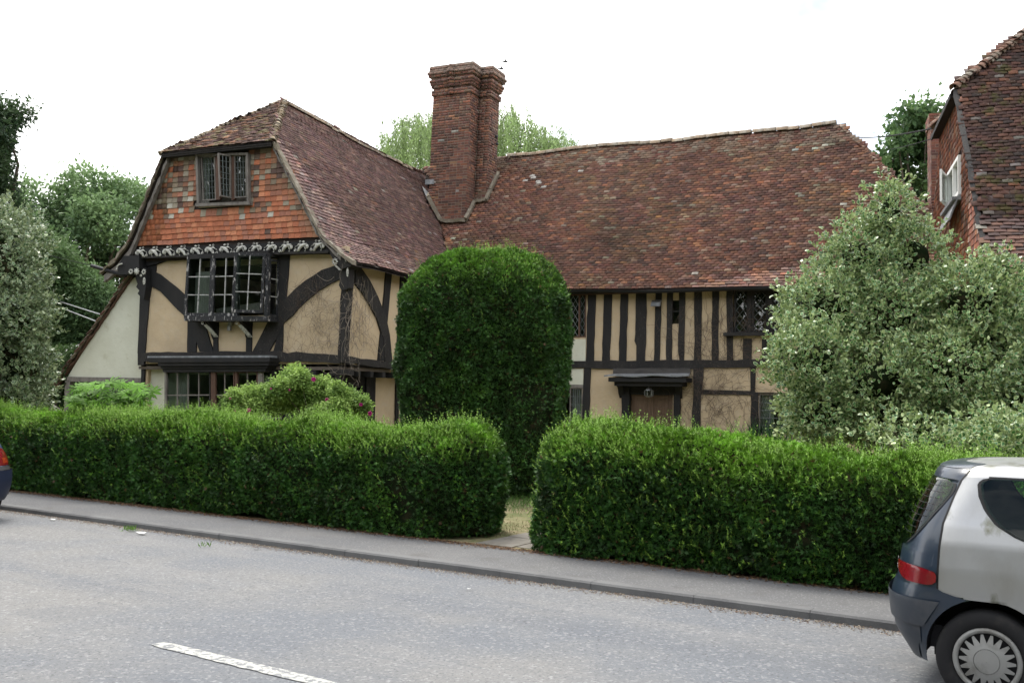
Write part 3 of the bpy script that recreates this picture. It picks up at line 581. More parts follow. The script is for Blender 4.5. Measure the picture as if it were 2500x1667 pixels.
for i, j in ((0, 0), (1, 0), (0, 1), (1, 1)): b = MB(); b.box(HW(-.458, .6 + i * .42, .9 + j * .4), HU * .008, HN * .36, Z3_ * .34); part('pane', 'glass', b, sd_)

# timbers of the long range (front plane n = NM)
def stud(x0, x1, y0, x2, x3, y1, name='stud', m='timber', mid=()):
    pts = [(x0, y0), (x1, y0)] + list(mid) + [(x3, y1), (x2, y1)]; return timber(name, c5, pts, n=NM, proud=.03, m=m)
stud(310, 378, 215, 290, 360, 840, 'post'); stud(452, 522, 210, 432, 502, 840); stud(597, 663, 210, 580, 645, 840)
timber('stud', c5, [(735, 205), (825, 205), (822, 600), (812, 840), (735, 840), (737, 700), (720, 660), (726, 600), (730, 400)], n=NM, proud=.03, m='timber_worn')
stud(907, 962, 205, 890, 940, 840); stud(1010, 1060, 205, 1000, 1050, 840, m='timber_worn')
timber('stud', c5, [(1112, 205), (1168, 205), (1155, 840), (1120, 840), (1105, 760), (1110, 520)], n=NM, proud=.03, m='timber_worn')
stud(1248, 1312, 205, 1245, 1310, 840, m='timber_worn'); stud(1405, 1468, 205, 1403, 1460, 840, m='timber_worn'); stud(1533, 1590, 205, 1535, 1592, 840, 'post', m='timber_worn')
for x in (1680, 1845, 2008, 2190, 2360, 2560): stud(x, x + 75, 640, x - 2, x + 72, 840, m='timber_worn')
for x in (2500, 2700, 2900, 3100): stud(x, x + 75, 205, x, x + 75, 640)
timber('beam', c5, [(-200, 836), (290, 836), (900, 832), (1240, 828), (1800, 822), (3400, 806), (3400, 872), (1800, 890), (1330, 895), (1230, 905), (500, 905), (300, 898), (-200, 905)], n=NM, proud=.05, m='timber_worn', amp=.01)
timber('post', c5, [(275, 890), (335, 890), (325, 1100), (322, 1450), (250, 1450), (265, 1080)], n=NM, proud=.035)
timber('post', c5, [(1240, 895), (1330, 895), (1318, 1050), (1302, 1180), (1300, 1480), (1222, 1480), (1240, 1150)], n=NM, proud=.045, m='timber_worn')
timber('rail', c5, [(1318, 1088), (1745, 1100), (1745, 1138), (1310, 1130)], n=NM, proud=.03, m='timber_worn')
timber('stud', c5, [(1742, 890), (1788, 890), (1782, 1110), (1815, 1115), (1812, 1500), (1742, 1500), (1745, 1110)], n=NM, proud=.034)
timber('rail', c5, [(1782, 1112), (2200, 1120), (2200, 1128), (1782, 1124)], n=NM, proud=.03)
for x in (2200, 2550, 2900): timber('stud', c5, [(x, 880), (x + 60, 880), (x + 60, 1500), (x, 1500)], n=NM, proud=.03)
timber('rail', c5, [(-150, 1045), (268, 1045), (268, 1075), (-150, 1075)], n=NM, proud=.02, m='greywood')
# eaves of the long range: wall plate, soffit and gutter
b = MB(); b.box(HW(.35, NM - .05, 4.1), HU * 12.1, HN * .05, Z3_ * .1); part('wall_plate', 'brownwood', b)
gp = [HW(u, 5.02, float(EAVE_M(u)) - .04 + .01 * math.sin(u * 2)) for u in np.linspace(.1, 12.7, 30)]
b = MB()
prof_ = [(.06 * math.cos(a), -.06 * math.sin(a)) for a in np.linspace(0, math.pi, 7)] + [(.052 * math.cos(a), -.052 * math.sin(a)) for a in np.linspace(math.pi, 0, 7)]
v = [p + HN * x + Z3_ * y for p in gp for x, y in prof_]; m_ = len(prof_)
b.add(v, [(i * m_ + k, i * m_ + (k + 1) % m_, (i + 1) * m_ + (k + 1) % m_, (i + 1) * m_ + k) for i in range(len(gp) - 1) for k in range(m_)]); part('gutter', 'blackmetal', b)
b = MB(); b.box(HW(.3, 5.08, 4.12), HU * 12.3, HN * .3, Z3_ * .03); part('soffit', 'timber', b)

# ---------------------------------------------------------------- windows
def clip(poly, W, H):
    for ax, lim, sg in ((0, 0, 1), (0, W, -1), (1, 0, 1), (1, H, -1)):
        out = []
        for i in range(len(poly)):
            a, c = poly[i - 1], poly[i]; da, dc = (a[ax] - lim) * sg, (c[ax] - lim) * sg
            if (da >= 0) != (dc >= 0): t = da / (da - dc); out.append((a[0] + (c[0] - a[0]) * t, a[1] + (c[1] - a[1]) * t))
            if dc >= 0: out.append(c)
        poly = out
        if len(poly) < 3: return []
    return poly
def casement(quad, nx, ny, fw, bw, parent, fm='timber', bm='bar', dia=None, name='casement', dep=.04, reveal=0, glass=True):
    TL, TR, BR, BL = map(np.asarray, quad); nrm = np.cross(TR - TL, BL - TL); nrm /= np.linalg.norm(nrm); nrm *= (1 if nrm @ (CAM - TL) > 0 else -1)
    P = lambda x, y: (BL * (1 - x) + BR * x) * (1 - y) + (TL * (1 - x) + TR * x) * y
    Wd = np.linalg.norm(BR - BL); Hd = np.linalg.norm(TL - BL); fx, fy = fw / Wd, fw / Hd
    b = MB(); b.bar(P(fx / 2, 0), P(fx / 2, 1), fw, dep, BR - BL); b.bar(P(1 - fx / 2, 0), P(1 - fx / 2, 1), fw, dep, BR - BL)
    e = .003 * nrm; b.bar(P(fx, fy / 2) - e, P(1 - fx, fy / 2) - e, fw, dep - .006, TL - BL); b.bar(P(fx, 1 - fy / 2) - e, P(1 - fx, 1 - fy / 2) - e, fw, dep - .006, TL - BL)
    cs = part(name, fm, b, parent); sub = cs if parent.type == 'EMPTY' else parent
    xs = [fx + (1 - 2 * fx) * i / nx for i in range(nx + 1)]; ys = [fy + (1 - 2 * fy) * j / ny for j in range(ny + 1)]
    if dia is None:
        for x in xs[1:-1]: b = MB(); b.bar(P(x, fy), P(x, 1 - fy), bw, .018, BR - BL); part('glazing_bar', bm, b, sub)
        for y in ys[1:-1]: b = MB(); b.bar(P(fx, y) - e, P(1 - fx, y) - e, bw, .015, TL - BL); part('glazing_bar', bm, b, sub)
        if glass:
            for i in range(nx):
                for j in range(ny):
                    q = [P(xs[i], ys[j]), P(xs[i + 1], ys[j]), P(xs[i + 1], ys[j + 1]), P(xs[i], ys[j + 1])]; w = rng.normal(0, .0015, 4); b = MB(); b.prism([p - nrm * (.012 + a) for p, a in zip(q, w)], -nrm * .003); part('pane', 'glass', b, sub)
    else:
        iw, ih = Wd - 2 * fw, Hd - 2 * fw; dw, dh = dia; L2 = lambda x, y: P(fx + x / Wd, fy + y / Hd)
        nxd, nyd = int(iw / dw) + 2, int(ih / dh) + 2
        for j in range(-1, 2 * nyd):
            for i in range(-1, nxd):
                cx = i * dw + (dw / 2 if j % 2 else 0); cy = j * dh / 2
                pl = clip([(cx, cy - dh / 2), (cx + dw / 2, cy), (cx, cy + dh / 2), (cx - dw / 2, cy)], iw, ih)
                if len(pl) < 3: continue
                w = rng.normal(0, .0012, len(pl)); bb_ = MB(); bb_.prism([L2(*p) - nrm * (.012 + a) for p, a in zip(pl, w)], -nrm * .003); part('pane', 'glass', bb_, sub)
        b = MB(); sl = dh / dw
        for sgn in (1, -1):
            c0 = -iw * sl - dh
            k0 = 0
            for k in range(-40, 60):
                c_ = k * dh - dh / 2 * 0 + dh / 2
                pts = []
                for x in np.linspace(0, iw, 60):
                    y = c_ + sgn * sl * x
                    if 0 <= y <= ih: pts.append((x, y))
                if len(pts) > 1: b.bar(L2(*pts[0]) + e * (sgn > 0) * .5, L2(*pts[-1]) + e * (sgn > 0) * .5, bw, .008, nrm if False else np.cross(nrm, L2(*pts[-1]) - L2(*pts[0])))
        part('lead_came', 'leadcame', b, sub)
    return cs
def curtain(a, c, z0, z1, parent, folds=9, amp=.02, m='curtain', name='curtain'):
    a, c = np.asarray(a), np.asarray(c); d = c - a; n = np.array([-d[1], d[0], 0]); n /= np.linalg.norm(n); k = folds * 6; b = MB()
    v = []
    for i in range(k + 1):
        t = i / k; o = a + d * t + n * amp * math.sin(t * folds * 2 * math.pi + math.sin(t * 9)); v += [np.array([o[0], o[1], z0]), np.array([o[0], o[1], z1])]
    b.add(v, [(2 * i, 2 * i + 2, 2 * i + 3, 2 * i + 1) for i in range(k)]); return part(name, m, b, parent, True)
hq = lambda c, n, *P: [HW(HF(*c(*p), n)[0], n, HF(*c(*p), n)[1]) for p in P]
# oriel window of the wing
n0 = -.38
b = MB(); 
sillq = hq(c6, n0 - .05, (195, 1228), (1590, 1240), (1590, 1318), (200, 1318)); b.prism(sillq, HN * .48); oriel = part('oriel_window', 'peel', b, label='projecting oriel window with peeling black frames, one light swung open')
b = MB(); b.prism(hq(c6, n0 - .02, (275, 215), (1605, 172), (1603, 240), (270, 290)), HN * .5); part('window_head', 'timber', b, oriel)
casement(hq(c6, n0, (262, 240), (690, 232), (648, 1235), (200, 1232)), 2, 3, .065, .022, oriel, 'peel')
casement(hq(c6, n0, (690, 232), (1120, 215), (1090, 1235), (648, 1235)), 2, 3, .065, .022, oriel, 'peel')
b = MB(); q = hq(c6, n0 - .012, (1555, 190), (1612, 186), (1585, 1235), (1530, 1235)); b.prism(q, HN * .07); part('corner_post', 'peel', b, oriel)
b = MB(); q = hq(c6, n0 + .01, (1090, 220), (1120, 215), (1095, 1235), (1062, 1235)); b.prism(q, HN * .06); part('mullion', 'peel', b, oriel)
# open light: hinged on the corner post, free edge swung towards the street
hT, hB = hq(c6, n0 - .03, (1560, 200), (1505, 1190)); fT = hit(*c6(1038, 185), HO + HN * (n0 - .42), HN); fB = hit(*c6(985, 1175), HO + HN * (n0 - .42), HN)
fT[2] = hT[2]; fB[2] = hB[2]
casement([fT, hT, hB, fB], 2, 3, .06, .022, oriel, 'peel', name='open_casement')
# right-hand return of the oriel
r0_, r3_ = HF(*c6(1605, 200), n0), HF(*c6(1580, 1235), n0)
casement([HW(r0_[0], n0 + .03, r0_[1] - .1), HW(r0_[0] + .02, -.02, r0_[1] - .1), HW(r3_[0] + .02, -.02, r3_[1]), HW(r3_[0], n0 + .03, r3_[1])], 1, 3, .05, .02, oriel, 'peel')
b = MB(); b.box(HW(HF(*c6(262, 240), n0)[0] - .03, n0 + .02, oBL[1] + .1), HU * .03, HN * .38, Z3_ * 1.4); b.box(HW(oTL[0] - .02, n0 + .02, oTL[1] - .03), HU * (oTR[0] - oTL[0] + .02), HN * .37, Z3_ * .03); part('cheek', 'timber', b, oriel)
a, c = HF(*c6(470, 600), -.2), HF(*c6(670, 600), -.2); curtain(HW(a[0], -.22, 0), HW(c[0], -.22, 0), oBL[1] + .15, 4.3, oriel, 7, .015)
a, c = HF(*c6(330, 600), -.2), HF(*c6(470, 600), -.2); curtain(HW(a[0] - .03, -.1, 0), HW(c[0], -.12, 0), oBL[1] + .15, 4.3, oriel, 2, .01)
b = MB(); q = hq(c6, -.1, (730, 1115), (1450, 1010), (1450, 1180), (730, 1180)); b.prism(q, HN * .3); b.col = (1, 1, 1); part('desk', 'greywood', b, oriel)
# brackets with carved acanthus under the oriel
def torus(b, o, r, t, nrm, n=12, m=5):
    nrm = nrm / np.linalg.norm(nrm); a = np.cross(nrm, Z3_); a /= np.linalg.norm(a); c = np.cross(nrm, a); v = []
    for i in range(n):
        ph = 2 * math.pi * i / n; d = a * math.cos(ph) + c * math.sin(ph); v += [o + d * (r + t * math.cos(2 * math.pi * k / m)) + nrm * t * math.sin(2 * math.pi * k / m) for k in range(m)]
    b.add(v, [(i * m + k, i * m + (k + 1) % m, ((i + 1) % n) * m + (k + 1) % m, ((i + 1) % n) * m + k) for i in range(n) for k in range(m)])
def rosette(b, o, r, nrm=-HN):
    torus(b, o, r * .62, r * .2, nrm); a = np.cross(nrm, Z3_)
    for k in range(8): ph = k * math.pi / 4; b.ball(o + (a * math.cos(ph) + Z3_ * math.sin(ph)) * r * .9, r * .24, 5, 3)
for X in (600, 1165):
    p = HF(*c6(X, 1345), -.2); b = MB(); b.prism([HW(p[0], -.34, p[1] + .03), HW(p[0], -.0, p[1] + .03), HW(p[0], -.0, p[1] - .42), HW(p[0], -.08, p[1] - .3), HW(p[0], -.14, p[1] - .12)], HU * .09); br = part('bracket', 'timber', b)
    b = MB(); rosette(b, HW(p[0] - .02, -.36, p[1] - .02), .035)
    for k in range(4): b.tube([HW(p[0] - .01 + .03 * k, -.33, p[1] - .06), HW(p[0] + .04 + .03 * k, -.25, p[1] - .15), HW(p[0] + .1 + .03 * k, -.16, p[1] - .26), HW(p[0] + .12 + .035 * k, -.11, p[1] - .33)], [.008, .014, .013, .006], 4)
    part('carving', 'carve', b, br)
b = MB(); p = HF(*c6(965, 1400), -.06); o = HW(p[0], -.08, p[1]); b.box(o - HU * .05, HU * .1, HN * .07, Z3_ * .1); b.lathe([(.001, -.12), (.05, -.11), (.05, 0)], o, Z3_, 10); part('wall_lamp', 'metal', b)
# carved fascia under the tile hanging
q0 = [HF(*c2(*p), -.2) for p in ((385, 82), (1760, 20), (1775, 95), (400, 136))]
b = MB(); b.prism([HW(a, -.2, z) for a, z in q0], HN * .16); fas = part('carved_fascia', 'timber', b, label='black fascia carved with a row of chalky scrolls and flowers')
b = MB(); b.prism([HW(a, -.235, z) for a, z in (q0[3], q0[2], (q0[2][0], q0[2][1] - .05), (q0[3][0], q0[3][1] - .05))], HN * .2); part('moulding', 'timber_worn', b, fas)
mo = MB()
mo.ball((-.125, -.03, -.0), (.038, .022, .05), 8, 5); mo.tube([(-.12, -.03, .05), (-.06, -.035, .045), (0, -.04, .02), (.05, -.04, -.03), (.075, -.035, -.085), (.115, -.03, -.1)], [.02, .034, .04, .034, .026, .008], 7)
mo.tube([(-.0, -.035, .03), (.07, -.035, .055), (.11, -.03, .03)], [.03, .022, .01], 6); mo.tube([(-.05, -.035, .03), (-.075, -.03, -.03), (-.09, -.03, -.07)], [.015, .012, .008], 5)
torus(mo, np.array([.155, -.03, -.07]), .024, .012, np.array([0, -1., 0]), 8, 4); mo.tube([(.11, -.03, .02), (.15, -.03, .015), (.17, -.03, -.03)], .006, 4); torus(mo, np.array([.05, -.02, .115]), .02, .006, np.array([0, -1., 0]), 8, 4); mo.ball((-.03, -.02, .11), (.035, .012, .022), 6, 4); mo.ball((-.07, -.02, -.09), .014, 5, 3)
mm = mo.mesh('carving', MT['carve'], True); NMOT = 13
for i in range(NMOT):
    t = (i + .5) / NMOT; u = (q0[0][0] * (1 - t) + q0[1][0] * t); z = ((q0[0][1] + q0[3][1]) * (1 - t) + (q0[1][1] + q0[2][1]) * t) / 2 - .01; s = .95 * (q0[1][0] - q0[0][0]) / NMOT / .36
    fl = 1 if i < 7 else -1; M = np.eye(4); M[:3, 0] = HU * s * fl; M[:3, 1] = HN; M[:3, 2] = Z3_ * 1.0 + HU * .02 * rng.normal(); M[:3, 3] = HW(u, -.21, z); link('carving', mm, fas, M)
# corner brackets with rosettes at the two upper corners
c9 = lambda X, Y: (250 + .0893 * X, 620 + .0893 * Y); c10 = lambda X, Y: (780 + .0893 * X, 600 + .0893 * Y)
q = [HF(*c9(*p), -.3) for p in ((560, 60), (1000, 30), (1000, 400), (650, 560), (420, 560), (430, 330))]; b = MB(); b.prism([HW(a, -.3, z) for a, z in q], HN * .3)
q = [HF(*c9(*p), -.2) for p in ((900, 380), (1190, 380), (1190, 900), (1130, 1240), (1050, 1180), (960, 1080), (1010, 1000), (920, 900), (960, 820), (910, 680))]; b.prism([HW(a, -.2, z) for a, z in q], HN * .2); cb = part('corner_bracket', 'timber', b, label='carved bracket at the left upper corner of the gable')
b = MB()
for X, Y, r in ((775, 480, .062), (935, 475, .075), (1130, 490, .062)): p = HF(*c9(X, Y), -.33); rosette(b, HW(p[0], -.33, p[1]), r)
p = HF(*c9(935, 475), -.34); b.ball(HW(p[0], -.34, p[1]), (.055, .03, .055), 8, 5); p = HF(*c9(1140, 740), -.24); b.ball(HW(p[0], -.24, p[1]), (.035, .02, .09), 6, 6); p = HF(*c9(1050, 590), -.26); b.ball(HW(p[0], -.26, p[1]), (.03, .02, .03), 6, 4)
b.tube([HW(*(lambda a: (a[0], -.34, a[1]))(HF(*c9(X, Y), -.34))) for X, Y in ((385, 430), (400, 340), (450, 290), (540, 265))], .018, 5); part('carving', 'carve', b, cb)
q = [HF(*c10(*p), -.25) for p in ((250, 60), (450, 60), (760, 420), (920, 420), (860, 560), (560, 640), (400, 420), (290, 230))]; b = MB(); b.prism([HW(a, -.25, z) for a, z in q], HN * .4)
q = [HF(*c10(*p), -.16) for p in ((500, 640), (800, 560), (790, 1150), (720, 1200), (590, 1200), (530, 1080), (560, 960), (500, 900), (550, 800))]; b.prism([HW(a, -.16, z) for a, z in q], HN * .2); cb = part('corner_bracket', 'timber_worn', b, label='carved bracket at the right upper corner of the gable')
b = MB(); p = HF(*c10(420, 435), -.3); rosette(b, HW(p[0], -.3, p[1]), .07)
for k in range(7): p = HF(*c10(440 + 20 * k, 540 + 20 * k), -.27); b.ball(HW(p[0], -.27, p[1]), (.035, .02, .01), 6, 3)
p = HF(*c10(765, 720), -.22); b.ball(HW(p[0], -.22, p[1]), (.025, .02, .1), 6, 6); p = HF(*c10(530, 220), -.28); b.ball(HW(p[0], -.28, p[1]), (.045, .02, .03), 6, 4)
b.tube([HW(*(lambda a: (a[0], -.3, a[1]))(HF(*c10(X, Y), -.3))) for X, Y in ((470, 50), (590, 190), (660, 300), (730, 440))], .009, 5); part('carving', 'carve', b, cb)
# overflow spout on the left eave
b = MB(); p0 = HF(*c9(-260, 330), -.3); p1 = HF(*c9(640, 600), -.2); b.tube([HW(p0[0], -.35, p0[1]), HW(p1[0], -.2, p1[1])], .045, 8); part('gutter', 'blackmetal', b, roofW)
# gable window
gq = hq(c1, -.2, (878, 558), (1278, 545), (1285, 932), (890, 945)); b = MB(); b.bar(gq[3] + HU * -.04, gq[2] + HU * .04, .07, .12, Z3_); gwin = part('gable_window', 'greywood', b, label='three light leaded window high in the gable, middle light open')
b = MB(); b.bar(gq[0] + HU * .03, gq[3] + HU * .03, .06, .1, HU); b.bar(gq[1] - HU * .02, gq[2] - HU * .02, .05, .1, HU); b.bar(gq[0] + Z3_ * -.02, gq[1] - Z3_ * .02, .05, .08, Z3_); part('window_frame', 'greywood', b, gwin)
for X0, X1 in ((1022, 1052), (1138, 1165)):
    b = MB(); b.prism(hq(c1, -.18, (X0, 565), (X1, 563), (X1 + 3, 900), (X0 + 4, 905)), HN * .07); part('mullion', 'brownwood', b, gwin)
casement(hq(c1, -.16, (912, 572), (1022, 568), (1030, 905), (930, 912)), 4, 7, .03, .007, gwin, 'greywood', 'leadcame'); casement(hq(c1, -.16, (1165, 560), (1262, 556), (1266, 885), (1172, 890)), 4, 7, .03, .007, gwin, 'greywood', 'leadcame')
hT, hB = hq(c1, -.2, (1140, 565), (1140, 892)); fT = hit(*c1(1040, 550), HO - HN * .5, HN); fB = hit(*c1(1055, 888), HO - HN * .5, HN); fB[2] = hB[2]; fT[2] = hT[2]
casement([fT, hT, hB, fB], 3, 7, .028, .007, gwin, 'greywood', 'leadcame', name='open_casement')
a, c = HF(*c1(925, 700), 0), HF(*c1(985, 700), 0); curtain(HW(a[0], -.02, 0), HW(c[0], -.02, 0), gh[2] + .02, gh[3], gwin, 4, .012)
b = MB(); b.prism(hq(c1, -.17, (890, 945), (1283, 925), (1285, 940), (890, 962)), HN * .06); part('apron', 'plaster_pale', b, gwin)
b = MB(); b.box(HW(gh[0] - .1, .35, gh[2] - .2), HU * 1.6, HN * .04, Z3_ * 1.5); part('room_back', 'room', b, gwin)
# ground floor bay of the wing
nb = -.18
b = MB(); q = hq(c2, nb - .16, (470, 850), (1345, 845), (1345, 865), (470, 868)); b.prism(q, HN * .45); baw = part('bay_window', 'lead', b, label='wide ground floor bay window with lead topped hood')
prf = [(850, 470, 1350, .20), (880, 540, 1345, .17), (905, 560, 1335, .12), (925, 575, 1320, .09), (950, 590, 1305, .06)]
for i in range(len(prf) - 1):
    y0, xa, xb, pr = prf[i]; y1 = prf[i + 1][0] + 4; b = MB(); b.prism(hq(c2, nb - pr, (xa, y0 + 12), (xb, y0 + 10), (xb - 6, y1 + 8), (xa + 10, y1 + 12)), HN * (pr + .25)); part('hood_moulding', 'timber', b, baw)
xsb = [(600, 600), (925, 922), (945, 942), (1100, 1098), (1120, 1118), (1265, 1262)]
YB = 1300
lights = [(604, 925, 4), (955, 1098, 2), (1112, 1265, 2)]
for xa, xb, nx in lights: casement(hq(c2, nb, (xa, 962), (xb, 958), (xb, YB), (xa, YB)), nx, 2, .03, .028, baw, 'brownwood' if nx == 2 else 'timber_worn', 'greywood')
for xa, xb, m in ((925, 957, 'brownwood'), (1097, 1114, 'brownwood'), (1262, 1292, 'greywood'), (592, 606, 'greywood')):
    b = MB(); b.prism(hq(c2, nb - .03, (xa, 955), (xb, 955), (xb, YB), (xa, YB)), HN * .07); part('mullion', m, b, baw)
e0 = HF(*c2(1292, 955), nb); e1 = HF(*c2(1292, YB), nb); casement([HW(e0[0], nb, e0[1]), HW(e0[0] + .28, .18, e0[1]), HW(e0[0] + .28, .18, e1[1]), HW(e0[0], nb, e1[1])], 2, 1, .03, .02, baw, 'greywood', 'greywood')
b = MB(); e2 = HF(*c2(596, 955), nb); b.box(HW(e2[0], nb - .02, G0), HU * (e0[0] - e2[0]), HN * .36, Z3_ * (e1[1] - G0)); part('apron', 'plaster_pale', b, baw)
b = MB(); b.box(HW(e2[0] - .02, nb, .6), HU * .03, HN * .36, Z3_ * 1.4); part('cheek', 'plaster_pale', b, baw)
for X0, X1, f in ((690, 755, 5), (1305, 1340, 3)):
    a, c = HF(*c2(X0, 1100), 0), HF(*c2(X1, 1100), 0); curtain(HW(a[0], .0, 0), HW(c[0] + .06, .0, 0), .8, 1.95, baw, f, .015)
# windows of the long range
casement([HW(wa[0], NM - .0, wa[3]), HW(wa[1] - .16, NM, wa[3]), HW(wa[1] - .16, NM, wa[2]), HW(wa[0], NM, wa[2])], 1, 1, .04, .008, cottage, 'brownwood', dia=(.13, .2), name='window')
w1 = casement([HW(wa[1] - .58, NM + .01, wa[3]), HW(wa[1], NM + .01, wa[3]), HW(wa[1], NM + .01, wa[2]), HW(wa[1] - .58, NM + .01, wa[2])], 1, 1, .035, .008, cottage, 'brownwood', dia=(.125, .2), name='window')
w2 = casement([HW(wb[0] + .4, NM + .02, wb[3]), HW(wb[1], NM + .02, wb[3]), HW(wb[1], NM + .02, wb[2]), HW(wb[0] + .4, NM + .02, wb[2])], 5, 5, .03, .012, cottage, 'greywood', 'leadcame', name='window')
curtain(HW(wb[1] - .3, NM + .2, 0), HW(wb[1] - .1, NM + .2, 0), .8, wb[3], w2, 3, .015)
b = MB(); b.bar(HW(wc_[0] - .2, NM - .1, wc_[2] - .03), HW(wc_[1] + .1, NM - .1, wc_[2] - .03), .075, .14, Z3_); lw = part('leaded_window', 'timber_worn', b, label='wide leaded window with diamond panes under the eaves')
x = wc_[0]; 
for k, xb in enumerate((hF(c8, 690, 700, NM)[0], hF(c8, 1180, 700, NM)[0], hF(c8, 1700, 700, NM)[0], wc_[1])):
    casement([HW(x + .03, NM + .01, wc_[3]), HW(xb - .03, NM + .01, wc_[3]), HW(xb - .03, NM + .01, wc_[2]), HW(x + .03, NM + .01, wc_[2])], 1, 1, .045 if k != 1 else .075, .008, lw, 'timber', dia=(.163, .2)); x = xb
    b = MB(); b.box(HW(xb - .04, NM - .04, wc_[2]), HU * .075, HN * .06, Z3_ * (wc_[3] - wc_[2])); part('mullion', 'timber_worn', b, lw)
w3 = casement([HW(wd[0], NM + .02, wd[3]), HW(wd[1], NM + .02, wd[3]), HW(wd[1], NM + .02, wd[2]), HW(wd[0], NM + .02, wd[2])], 4, 5, .03, .014, cottage, 'greywood', 'leadcame', name='window')
curtain(HW(wd[0] + .02, NM + .1, 0), HW(wd[0] + .33, NM + .1, 0), .8, wd[3], w3, 4, .02)
b = MB(); b.box(HW(we[0], NM + .05, we[2]), HU * (we[1] - we[0]), HN * .01, Z3_ * (we[3] - we[2])); sw = part('window', 'glass', b, label='tiny window between two studs')
b = MB(); b.box(HW(we[0], NM - .01, (we[2] + we[3]) / 2), HU * (we[1] - we[0]), HN * .05, Z3_ * .03); part('glazing_bar', 'timber', b, sw)
# floodlight
p = hF(c5, 905, 330, NM - .2); b = MB(); o = HW(p[0], NM - .12, p[1]); b.prism([o - HU * .12 - Z3_ * .07 - HN * .1, o + HU * .12 - Z3_ * .07 - HN * .1, o + HU * .12 + Z3_ * .05 - HN * .02, o - HU * .12 + Z3_ * .05 - HN * .02], HN * .08 + Z3_ * .05); fl = part('floodlight', 'metal', b)
b = MB(); b.prism([o - HU * .1 - Z3_ * .06 - HN * .103, o + HU * .1 - Z3_ * .06 - HN * .103, o + HU * .1 + Z3_ * .03 - HN * .043, o - HU * .1 + Z3_ * .03 - HN * .043], -HN * .004); part('lens', 'lead', b, fl)
b = MB(); b.tube([o, o + HN * .13], .015, 5); part('arm', 'blackmetal', b, fl)
# door, posts and lead-topped hood
b = MB(); b.box(HW(dU0, NM + .09, G0), HU * (dU1 - dU0), HN * .05, Z3_ * (dZ1 - G0)); door = part('double_door', 'door', b, label='pair of panelled oak doors under a lead hood')
hw = (dU1 - dU0) / 2
for i in range(2):
    x = dU0 + hw * i
    for x0, x1, z0, z1 in ((.0, .07, G0, dZ1), (hw - .07, hw, G0, dZ1), (.07, hw - .07, dZ1 - .1, dZ1 - .002), (.07, hw - .07, dZ1 - .56, dZ1 - .5), (.07, hw - .07, .1, .22)):
        b = MB(); b.box(HW(x + x0 + .002, NM + .065, z0), HU * (x1 - x0 - .004), HN * .024, Z3_ * (z1 - z0)); part('door_rail', 'door', b, door)
    b = MB(); b.box(HW(x + .11, NM + .075, dZ1 - .46), HU * (hw - .22), HN * .014, Z3_ * .32); part('door_panel', 'door', b, door); b = MB(); b.box(HW(x + .11, NM + .075, .26), HU * (hw - .22), HN * .014, Z3_ * (dZ1 - .88)); part('door_panel', 'door', b, door)
b = MB(); b.lathe([(.001, 0), (.022, -.0), (.022, .03), (.001, .035)], HW(dU0 + hw + .05, NM + .06, dZ1 - .62), -HN, 8); part('handle', 'blackmetal', b, door)
for Xa, Xb in ((605, 672), (1066, 1118)): timber('door_post', c5, [(Xa, 1010), (Xb, 1010), (Xb, 1500), (Xa, 1500)], n=NM, proud=.1, deep=.1)
timber('door_head', c5, [(600, 1000), (1125, 1000), (1125, 1135), (600, 1135)], n=NM, proud=.03, deep=.03)
h0 = hF(c5, 530, 905, NM); h1 = hF(c5, 1215, 905, NM); f0 = hF(c5, 452, 962, NM - .62); f1 = hF(c5, 1205, 957, NM - .62)
b = MB(); k = 14; v = []
for i in range(k + 1):
    t = i / k; bk = HW(h0[0] + (h1[0] - h0[0]) * t, NM - .03, f0[1] + (f1[1] - f0[1]) * t + .05); fr_ = HW(f0[0] + (f1[0] - f0[0]) * t, NM - .64, f0[1] + (f1[1] - f0[1]) * t + .015 * math.sin(t * 13)); v += [bk, fr_, fr_ - Z3_ * .035 + HN * .0, bk - Z3_ * .03]
b.add(v, [(4 * i + a, 4 * i + (a + 1) % 4, 4 * i + 4 + (a + 1) % 4, 4 * i + 4 + a) for i in range(k) for a in range(4)] + [(0, 1, 2, 3), (4 * k + 3, 4 * k + 2, 4 * k + 1, 4 * k)]); hood = part('door_hood', 'lead', b, label='flat lead covered hood over the door'); timber('board', c5, [(530, 902), (1212, 900), (1212, 952), (530, 955)], n=NM, proud=.055, m='greywood_dark')
b = MB(); b.box(HW(f0[0] + .1, NM - .6, f0[1] - .15), HU * (f1[0] - f0[0] - .18), HN * .58, Z3_ * .1); part('hood_cornice', 'timber', b, hood); b = MB(); b.box(HW(f0[0] + .22, NM - .5, f0[1] - .25), HU * (f1[0] - f0[0] - .42), HN * .48, Z3_ * .098); part('hood_cornice', 'timber', b, hood)
for X in (560, 1068):
    p = hF(c5, X, 1010, NM - .3); b = MB(); b.prism([HW(p[0], NM - .5, p[1]), HW(p[0], NM - .03, p[1]), HW(p[0], NM - .03, p[1] - .42), HW(p[0], NM - .14, p[1] - .3), HW(p[0], NM - .2, p[1] - .16), HW(p[0], NM - .42, p[1] - .09)], HU * .14); part('hood_bracket', 'timber', b, hood)
